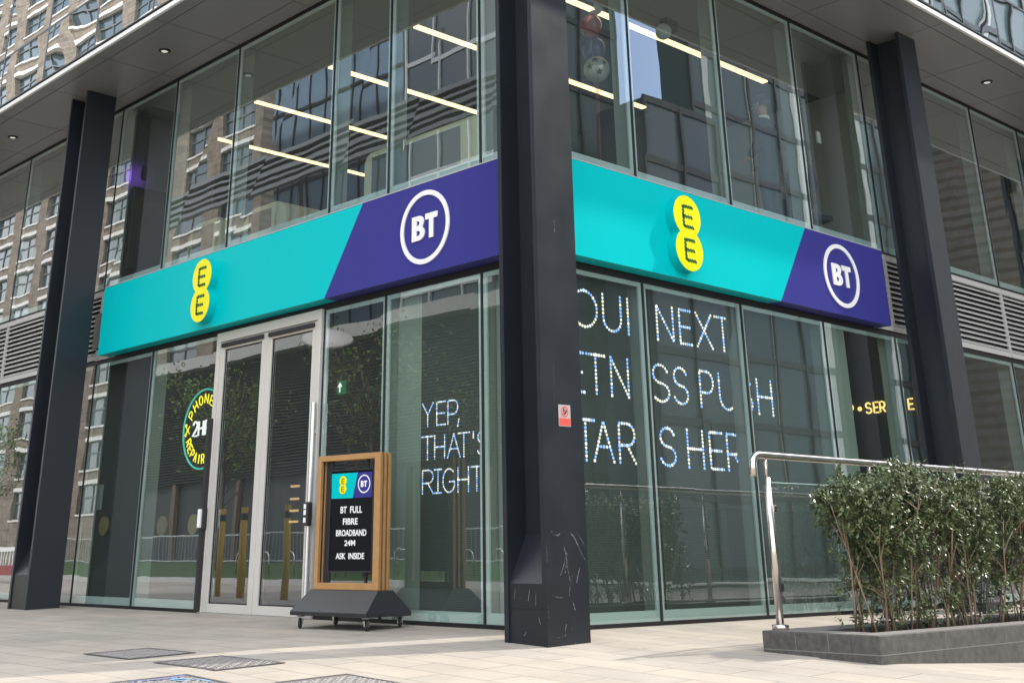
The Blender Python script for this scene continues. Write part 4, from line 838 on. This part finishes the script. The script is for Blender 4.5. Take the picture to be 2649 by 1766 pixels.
LEAF = mat('shrub_leaf', (.100, .130, .055), .33, noise=(9, .75, 3), spec=.7)
STEM = mat('shrub_stem', (.20, .145, .095), .8, noise=(15, .4))
def shrub(label, x0, x1, y0, y1, ztop, nst, nlf, seed):
    rn = random.Random(seed); t = thing('shrub', label, 'shrub', ((x0 + x1) / 2, (y0 + y1) / 2, .03), group='shrubs in the planter'); ox, oy, oz = t.location
    st = MB(); tips = []
    for i in range(nst):
        bx_ = rn.uniform(x0 + .22, x1 - .12); by = rn.uniform(y0 + .10, y1 - .10)
        lean = (rn.uniform(-.22, .22) + (.10 if bx_ > (x0 + x1) / 2 else -.16) * rn.random(), rn.uniform(-.22, .22)); hh = ztop * rn.uniform(.62, .95); pts = []
        for k in range(7):
            f = k / 6; pts.append((bx_ - ox + lean[0] * f + .035 * sin(5 * f + i) * f, by - oy + lean[1] * f + .03 * cos(4 * f + 2 * i) * f, f * hh))
        r0 = rn.uniform(.0045, .011); st.tube(pts, [r0 * (1 - .75 * k / 6) for k in range(7)], 6); tips.append(pts)
        for b in range(5):
            k = rn.randint(2, 5); p = Vector(pts[k]); d = Vector((rn.uniform(-1, 1), rn.uniform(-1, 1), rn.uniform(.5, 1.4))).normalized() * rn.uniform(.14, .32); q = [p, p + d * .5 + Vector((0, 0, .015)), p + d]
            st.tube(q, [.0045, .0032, .002], 5); tips.append([tuple(x) for x in q])
    st.build('stems', STEM, t, True)
    lf = MB(); cnt = 0; cx, cy = (x0 + x1) / 2 - ox, (y0 + y1) / 2 - oy; hx, hy = (x1 - x0) / 2, (y1 - y0) / 2
    bumps = [(rn.uniform(-hx, hx), rn.uniform(-hy, hy), rn.uniform(-.04, .12)) for _ in range(18)]
    # leaf sprays: short twigs spread through the crown, densest in clumps
    cl = []
    while len(cl) < nlf // 13:
        x = rn.uniform(-hx, hx); y = rn.uniform(-hy, hy); f = rn.random() ** .75
        top = ztop - .03 + sum(h * math.exp(-((x - a) ** 2 + (y - b) ** 2) / .02) for a, b, h in bumps) - .17 * (abs(x) / hx) ** 3 - .045 * sin(4 * x + seed) - .02 * sin(17 * x)
        low = .43 + .13 * sin(5 * x + 2 * y + seed) + .08 * sin(13 * x)
        z = low + (top - low) * f
        edge = 1 - .30 * max(0, (.62 - z)) / .25 * .5
        rr = (abs(x + .05 * sin(7 * z)) / (hx * edge)) ** 3.2 + (abs(y) / (hy * edge)) ** 4
        if rr > 1: continue
        if rr < .2 and f < .7 and rn.random() < .2: continue        # thin heart
        if sin(9.1 * x + 1.3 * seed) + sin(8.3 * y + 6.2 * z) + sin(11.7 * z - 5.1 * x) < -.85 and rn.random() < .8: continue
        cl.append((x, y, z))
    for _ in range(26):
        a = rn.uniform(-hx * .9, hx * .9); b2 = rn.uniform(-hy * .8, hy * .8); q_ = rn.uniform(.03, .13)
        for k in range(3): cl.append((a + rn.uniform(-.02, .02), b2, ztop - .03 + q_ * k / 2))
    for _ in range(nlf // 150): cl.append((rn.uniform(-hx * .8, hx), rn.uniform(-hy, hy), rn.uniform(.06, .42)))
    for (x, y, z) in cl:
        ax = Vector((rn.uniform(-.7, .7) + .35 * x / hx, rn.uniform(-.7, .7) + .35 * y / hy, rn.uniform(.2, 1.))).normalized(); u = ax.orthogonal().normalized(); w = ax.cross(u); ln = rn.uniform(.07, .13)
        for k in range(13):
            a = k * 2.4 + rn.random(); base = Vector((x, y, z)) + ax * ln * (k / 12 - .5); d = (ax * rn.uniform(.2, .9) + (u * cos(a) + w * sin(a))).normalized()
            s_ = rn.choice((.024, .034, .042, .052)) * rn.uniform(.8, 1.15); side = d.cross(Vector((rn.uniform(-.3, .3), rn.uniform(-.3, .3), 1))).normalized(); nn = side.cross(d).normalized()
            p = base; lf.add([p, p + d * s_ * .45 + side * s_ * .30 - nn * s_ * .02, p + d * s_ + nn * s_ * -.10, p + d * s_ * .45 - side * s_ * .30 - nn * s_ * .02, p + d * s_ * .5 + nn * s_ * .06], [(0, 1, 4), (1, 2, 4), (2, 3, 4), (3, 0, 4)])
    me = lf.mesh('leaves'); me.materials.append(LEAF)
    o_ = bpy.data.objects.new('leaves', me); COL.objects.link(o_); o_.parent = t
    return t
shrub('dense evergreen shrub with bare stems at the open end of the planter', .52, 2.66, -2.56, -2.02, 1.045, 44, 23000, 1)
shrub('evergreen shrub behind the first one at the right edge', 2.76, 4.6, -2.56, -2.02, 1.06, 30, 15000, 2)

exec_env = True
# ------------------------------------------------------------------ the street opposite, seen in the glass
BRICK = brick_mat('buff_brick', (.28, .228, .172), (.185, .15, .115), (.30, .27, .24), .9, .3, .02, 'YZ', .9, .004, .35)
BRICKD = brick_mat('brown_brick', (.15, .115, .09), (.10, .08, .065), (.17, .155, .14), .9, .3, .02, 'XZ', .9, .004, .35)
BAND = mat('white_stone_band', (.66, .64, .60), .7, noise=(1, .08))
WGL = mat('dark_window_glass', (.05, .075, .085), .08, spec=1.)
WFR = mat('window_frame_grey', (.10, .11, .11), .5)
def facade_x(name, label, xf, y0, y1, h, per, win, sto, brick, zs=3.6, frac=.62, z0=-.4, limit=100):
    """brick block whose front faces +x at xf"""
    b = thing(name, label, 'building', (xf, y0, 0)); w = y1 - y0; nc = int(w // per); nr = int((h - zs) // sto); mb = MB()
    edges = []; pad = (w - nc * per) / 2
    for c in range(nc): u = pad + c * per + (per - win) / 2; edges.append((u, u + win))
    prev = 0
    for (a, c) in edges: mb.box(-.45, 0, prev, a, z0, h); prev = c
    mb.box(-.45, 0, prev, w, z0, h); mb.box(-1.0, -.45, 0, w, z0, h - .2)
    hz = sto * frac
    for (a, c) in edges:
        zz = zs; mb.box(-.45, -.02, a, c, z0, zs)
        for r in range(nr): mb.box(-.45, -.02, a, c, zs + r * sto + hz + .30, zs + (r + 1) * sto)
        mb.box(-.45, -.02, a, c, zs + nr * sto, h)
    mb.build('wall', brick, b)
    ws = MB(); ws.box(-.35, -.28, 0, win, 0, hz)
    me_g = ws.mesh('window'); me_g.materials.append(WGL)
    fr = MB()
    for (a, c, d, e_) in ((0, .12, 0, hz), (win - .12, win, 0, hz), (win * .5 - .06, win * .5 + .06, .1, hz - .1), (.12, win - .12, hz - .1, hz), (.12, win - .12, 0, .1), (.12, win * .5 - .06, hz * .55, hz * .55 + .1), (win * .5 + .06, win - .12, hz * .55, hz * .55 + .1)): fr.box(-.279, -.2, a, c, d, e_)
    me_f = fr.mesh('frame'); me_f.materials.append(WFR)
    sl = MB(); sl.box(-.278, .06, -.05, win + .05, hz + .001, hz + .299); sl.box(-.30, .08, -.05, win + .05, -.14, -.001); me_s = sl.mesh('band'); me_s.materials.append(BAND)
    slots = [(r, c) for r in range(nr) for c in range(nc)]
    for k, (r, c) in enumerate(slots):
        if k >= limit: break
        wo = bpy.data.objects.new('window', me_g); COL.objects.link(wo); wo.parent = b; wo.location = (0, edges[c][0], zs + r * sto)
        for nm, mm in (('frame', me_f), ('lintel_band', me_s)): q = bpy.data.objects.new(nm, mm); COL.objects.link(q); q.parent = wo
    if len(slots) > limit:
        g_, f_, s2 = MB(), MB(), MB()
        for (r, c) in slots[limit:]:
            for src, dst in ((ws, g_), (fr, f_), (sl, s2)): dst.add([(v[0], v[1] + edges[c][0], v[2] + zs + r * sto) for v in src.v], src.f)
        for q, mm, nm in ((g_, WGL, 'upper_glazing'), (f_, WFR, 'upper_frames'), (s2, BAND, 'upper_bands')): o_ = q.build(nm, mm, b); tag(o_, kind='stuff')
    return b
facade_x('brick_tower', 'tall buff brick apartment tower with white bands, mirrored in the glass on the left', -36, 61, 132, 60, 5.9, 4.0, 3.15, BRICK, frac=.66)
def glass_block(name, label, axis, pos, a0, a1, h, cw, ch, gm, fm, z0=-.4, back=12, fw_=.09):
    """glazed block with a grid of bars; axis 'x' faces +x at x=pos, axis 'y' faces +y at y=pos"""
    b = thing(name, label, 'building', (pos, a0, 0) if axis == 'x' else (a0, pos, 0))
    F = (lambda u, v, w: (w, u, v)) if axis == 'x' else (lambda u, v, w: (u, w, v)); w = a1 - a0
    def bx(mb, u0, u1, v0, v1, w0, w1): p, q = F(u0, v0, w0), F(u1, v1, w1); mb.box(p[0], q[0], p[1], q[1], p[2], q[2])
    mb = MB(); bx(mb, 0, w, z0, h, -back, 0); mb.build('glazing', gm, b)
    mb = MB(); n = int(w / cw)
    for i in range(n + 1): u = w * i / n; bx(mb, u - fw_ / 2, u + fw_ / 2, z0, h, .002, .15)
    mb.build('mullions', fm, b); mb = MB(); m_ = int(h / ch)
    for j in range(m_ + 1): z = h * j / m_; bx(mb, 0, w, z - .16, z + .16, .002, .10)
    mb.build('transoms', fm, b)
    return b
PALEG = mat('pale_blue_glazing', (.30, .44, .60), .12, spec=.8, noise=(.35, .25)); DKG = mat('dark_glazing', (.02, .035, .05), .08, spec=.8); DKF = mat('dark_bars', (.03, .033, .036), .5); PLF = mat('pale_bars', (.45, .47, .48), .5)
TEALG = mat('teal_glazing', (.075, .115, .125), .25, spec=.25)
glass_block('glass_tower', 'pale blue glass tower mirrored in the first floor windows', 'x', -55, 66, 100, 85, 2.4, 3.6, PALEG, DKF, fw_=.12)
glass_block('office_block', 'dark glass office block with pale upright bars mirrored left of the corner column', 'x', -40, 8, 50, 46, 2.8, 3.8, DKG, PLF, fw_=.14)
# podium with louvred front and a slatted canopy on its roof
b = thing('podium_building', 'low dark louvred podium building mirrored in the shop windows', 'building', (-24, 2, 0))
MB().box(-11, -.3, 0, 50, -.4, 9.2).build('wall', mat('dark_grey_wall', (.045, .047, .05), .6), b)
mb = MB()
for i in range(40): z = 3.9 + i * .13; mb.prism([(-.3, z + .08), (-.3, z + .095), (.02, z + .015), (.02, z)], lambda w, v, u: (w, u, v), .2, 49.8)
mb.build('louvres', mat('louvre_grey', (.12, .125, .13), .5, metal=.3), b)
MB().box(-.4, .45, -.2, 50.2, 9.2, 9.75).build('roof_edge', mat('pale_concrete', (.42, .41, .39), .8, noise=(.8, .12)), b)
mb = MB()
for i in range(9): mb.box(-.25, -.05, 2 + i * 5.5, 2.3 + i * 5.5, -.4, 3.85)
mb.build('piers', mat('pier_brown', (.15, .11, .085), .8), b)
mb = MB()
for i, z in enumerate((17.3, 17.62, 17.86, 18.22, 18.5)): mb.box(-.2, .1 + .12 * i, 10, 52, z, z + (.2, .14, .24, .12, .2)[i])
mb.build('canopy_slats', mat('canopy_slat', (.16, .165, .165), .4, metal=.4), b)
mb = MB()
for i in range(7): mb.box(-.9, -.7, 11 + i * 6.7, 11.2 + i * 6.7, 9.7, 18.8)
mb.box(-.95, -.65, 10, 52, 18.8, 19.0); mb.build('canopy_posts', DKF, b)
glass_block('teal_office', 'greenish glass office building mirrored in the corner windows of the right facade', 'y', -30, 6, 37, 40, 2.6, 3.4, TEALG, DKF, fw_=.10)
glass_block('low_office', 'dark grid fronted office building mirrored in the right first floor windows', 'y', -25, 33, 38.5, 19.8, 1.9, 2.7, mat('grey_glazing', (.07, .095, .11), .2, spec=.4), DKF, fw_=.16, back=3)
glass_block('long_office', 'long dark office building with pale blinds mirrored beside the right column', 'y', -27, 39.5, 130, 62, 2.5, 3.0, TEALG, DKF, fw_=.16, back=2)
lo = bpy.data.objects['long_office']
for i, (u, w_) in enumerate(((1.2, .5), (4.9, .3), (9.3, .7), (12.5, 1.2), (16.2, .5), (22., 1.), (30., .8), (41., 1.2))): MB().box(u, u + w_, .01, .06, 3, 58).build('pale_blind', mat('blind_cloth', (.50, .52, .50), .9), lo)
# brick piers on the far right
b = thing('brick_block', 'brown brick block with stone bands mirrored in the windows beyond the right column', 'building', (62, -21, 0))
mb = MB()
for i in range(12): mb.box(i * 5, i * 5 + 1.5, -.5, 0, -.5, 24)
for j in range(7): mb.box(0, 58, -.5, -.1, 2.6 + j * 3.5, 3.9 + j * 3.5)
mb.box(0, 58, -5, -.9, -.5, 24); mb.build('wall', BRICKD, b)
mb = MB(); mb.box(.1, 57.9, -.88, -.7, -.5, 23.5); mb.build('glazing', DKG, b)
mb = MB()
for i in range(12):
    for j in range(6): mb.box(i * 5 - .05, i * 5 + 1.55, .0, .1, 3.6 + j * 3.5, 4.2 + j * 3.5)
mb.build('stone_bands', BAND, b)

# lawn, kerb, road things across the street
GR = mat('grass_green', (.045, .085, .022), .9, noise=(2, .4), bump=(30, .02))
mb = MB(); vs = []; ny = 30
for j in range(ny + 1):
    y = 2 + 58 * j / ny
    for (x, z) in ((-17.3, -.13), (-18.5, .02), (-20.5, .25), (-23.9, .42)): vs.append((x, y, z + random.uniform(-.02, .02)))
mb.add(vs, [(j * 4 + i, j * 4 + i + 1, (j + 1) * 4 + i + 1, (j + 1) * 4 + i) for j in range(ny) for i in range(3)])
tag(mb.build('lawn', GR, None, True), kind='structure')
tag(MB().box(-17.3, -16.9, 2, 60, -.5, -.10).build('kerb', mat('kerb_stone', (.46, .45, .43), .8, noise=(2, .15))), kind='structure')
# railings on the lawn
t = thing('metal_railing', 'pale upright bar railing behind the lawn, mirrored in the shop windows', 'railing', (-22.5, 14, .3)); mb = MB()
mb.box(-.02, .02, 0, 44, 1.15, 1.2); mb.box(-.02, .02, 0, 44, .12, .16); mb.build('rails', PLF, t)
mb = MB()
for i in range(176): mb.box(-.015, .015, i * .25, i * .25 + .025, .0, 1.15)
mb.build('bars', mat('grey_railing', (.22, .23, .23), .5), t)
# bicycle hoops
def hoop_pts(): return [(0, 0, 0), (0, 0, .55)] + [(0, .25 - .25 * cos(a), .55 + .25 * sin(a)) for a in [pi * i / 10 for i in range(1, 10)]] + [(0, .5, .55), (0, .5, 0)]
hp = MB().tube(hoop_pts(), .025, 8).build('bicycle_stand', STEEL, None, True)
for i in range(12):
    h_ = hp if i == 0 else hp.copy()
    if i: COL.objects.link(h_)
    h_.location = (-18.2, 16 + i * 1.5, -.05); tag(h_, 'steel hoop bicycle stand in the row on the lawn edge, mirrored in the glass', 'bicycle stand', 'bicycle stands mirrored in the glass')
# yellow posts
by = None
for i, (x, y) in enumerate(((-7.6, 16.2), (-7.6, 17.1), (-7.6, 14.6))):
    if by is None:
        by = thing('bollard', '', 'bollard'); MB().tube([(0, 0, -.4), (0, 0, 1.55)], .075, 16).build('tube', mat('yellow_paint', (.42, .27, .02), .5, noise=(5, .2)), by, True); MB().lathe([(.078, 1.3), (.079, 1.31), (.079, 1.42), (.078, 1.43)], (0, 0, 0), 16).build('band', RUB, by, True); c = by
    else: c = copy_tree(by)
    c.location = (x, y, 0); tag(c, ['middle of the three yellow bollards mirrored in the door', 'left of the three yellow bollards mirrored in the door', 'right of the three yellow bollards mirrored in the door'][i], 'bollard', 'yellow bollards')
# street lamps
def lamp_post(loc, label, tilt):
    t = thing('street_lamp', label, 'street lamp', loc, group='street lamps'); MB().tube([(0, 0, -.4), (0, 0, 1.2), (0, 0, 5.9)], [.11, .09, .07], 14).build('pole', mat('galvanised', (.38, .38, .38), .4, metal=.5), t, True)
    d = MB().lathe([(.05, .12), (.65, .06), (.68, .0), (.6, -.05), (.05, -.07)], (0, 0, 0), 32).build('lamp_disc', mat('lamp_disc', (.55, .52, .49), .5), t, True); d.location = (0, 0, 6.0); d.rotation_euler = tilt
lamp_post((-12, 19.6, 0), 'street lamp with a tilted disc head mirrored right of the door', (R(22), R(18), 0)); lamp_post((-8.7, 41, 0), 'street lamp pole mirrored at the far left window', (0, 0, 0))
# red and white barriers
for i in range(5):
    t = thing('road_barrier', 'red and white road barrier in the row mirrored beside the left column', 'barrier', (-13, 40 + i * 2.6, 0), group='road barriers')
    MB().box(-.05, .05, 0, 2.4, .0, .35).build('lower_board', mat('red_plastic', (.25, .025, .025), .5), t); MB().box(-.04, .04, 0, 2.4, .85, 1.0).build('top_rail', WHITEM, t)
    mb = MB()
    for k in range(9): mb.box(-.02, .02, .05 + k * .28, .09 + k * .28, .35, .85)
    mb.build('bars', WHITEM, t)
# trees
TL = mat('spring_leaf', (.09, .14, .03), .7, noise=(2, .4)); BARK = mat('bark', (.10, .08, .06), .9, noise=(9, .4))
def tree(loc, h, seed, nlf, label):
    rn = random.Random(seed); t = thing('street_tree', label, 'tree', loc, group='street trees'); tr = MB(); lf = MB(); tips = []
    tr.tube([(0, 0, -.3), (.05, .02, h * .2), (.02, .06, h * .4), (0, 0, h * .62)], [.15, .12, .09, .05], 9)
    for i in range(26):
        z = h * rn.uniform(.28, .62); a = i * 2.4; l = h * rn.uniform(.2, .38); d = Vector((cos(a), sin(a), rn.uniform(.5, 1.1))).normalized(); p = Vector((.02, .03, z)); q = p + d * l * .5 + Vector((0, 0, .1)); e_ = p + d * l + Vector((0, 0, .3 * l))
        tr.tube([p, q, e_], [.035, .022, .008], 5); tips += [q, e_]
        for k in range(5): d2 = (d + Vector((rn.uniform(-1, 1), rn.uniform(-1, 1), rn.uniform(-.2, .8)))).normalized() * l * rn.uniform(.25, .5); s_ = p + (e_ - p) * rn.uniform(.3, 1); tr.tube([s_, s_ + d2], [.012, .004], 4); tips.append(s_ + d2)
    tr.build('trunk', BARK, t, True)
    for _ in range(nlf):
        c = rn.choice(tips) + Vector((rn.gauss(0, .22), rn.gauss(0, .22), rn.gauss(0, .2))); s_ = rn.uniform(.05, .10); a, b_ = Vector((rn.uniform(-1, 1), rn.uniform(-1, 1), rn.uniform(-1, 1))).normalized(), Vector((rn.uniform(-1, 1), rn.uniform(-1, 1), rn.uniform(-1, 1))).normalized()
        lf.add([c - a * s_, c + b_ * s_ * .6, c + a * s_, c - b_ * s_ * .6], [(0, 1, 2, 3)])
    lf.build('crown', TL, t)
tree((-18.8, 26, .0), 8.5, 11, 1500, 'thin leafed street tree mirrored behind the door'); tree((-19.2, 36, .1), 8., 12, 2600, 'street tree mirrored left of the door'); tree((-15.5, 52, -.1), 7.5, 13, 5000, 'leafy street tree mirrored beside the left column')
tree((-18.9, 19.5, 0), 7.5, 14, 500, 'nearly bare street tree mirrored right of the door')
bpy.context.view_layer.update()
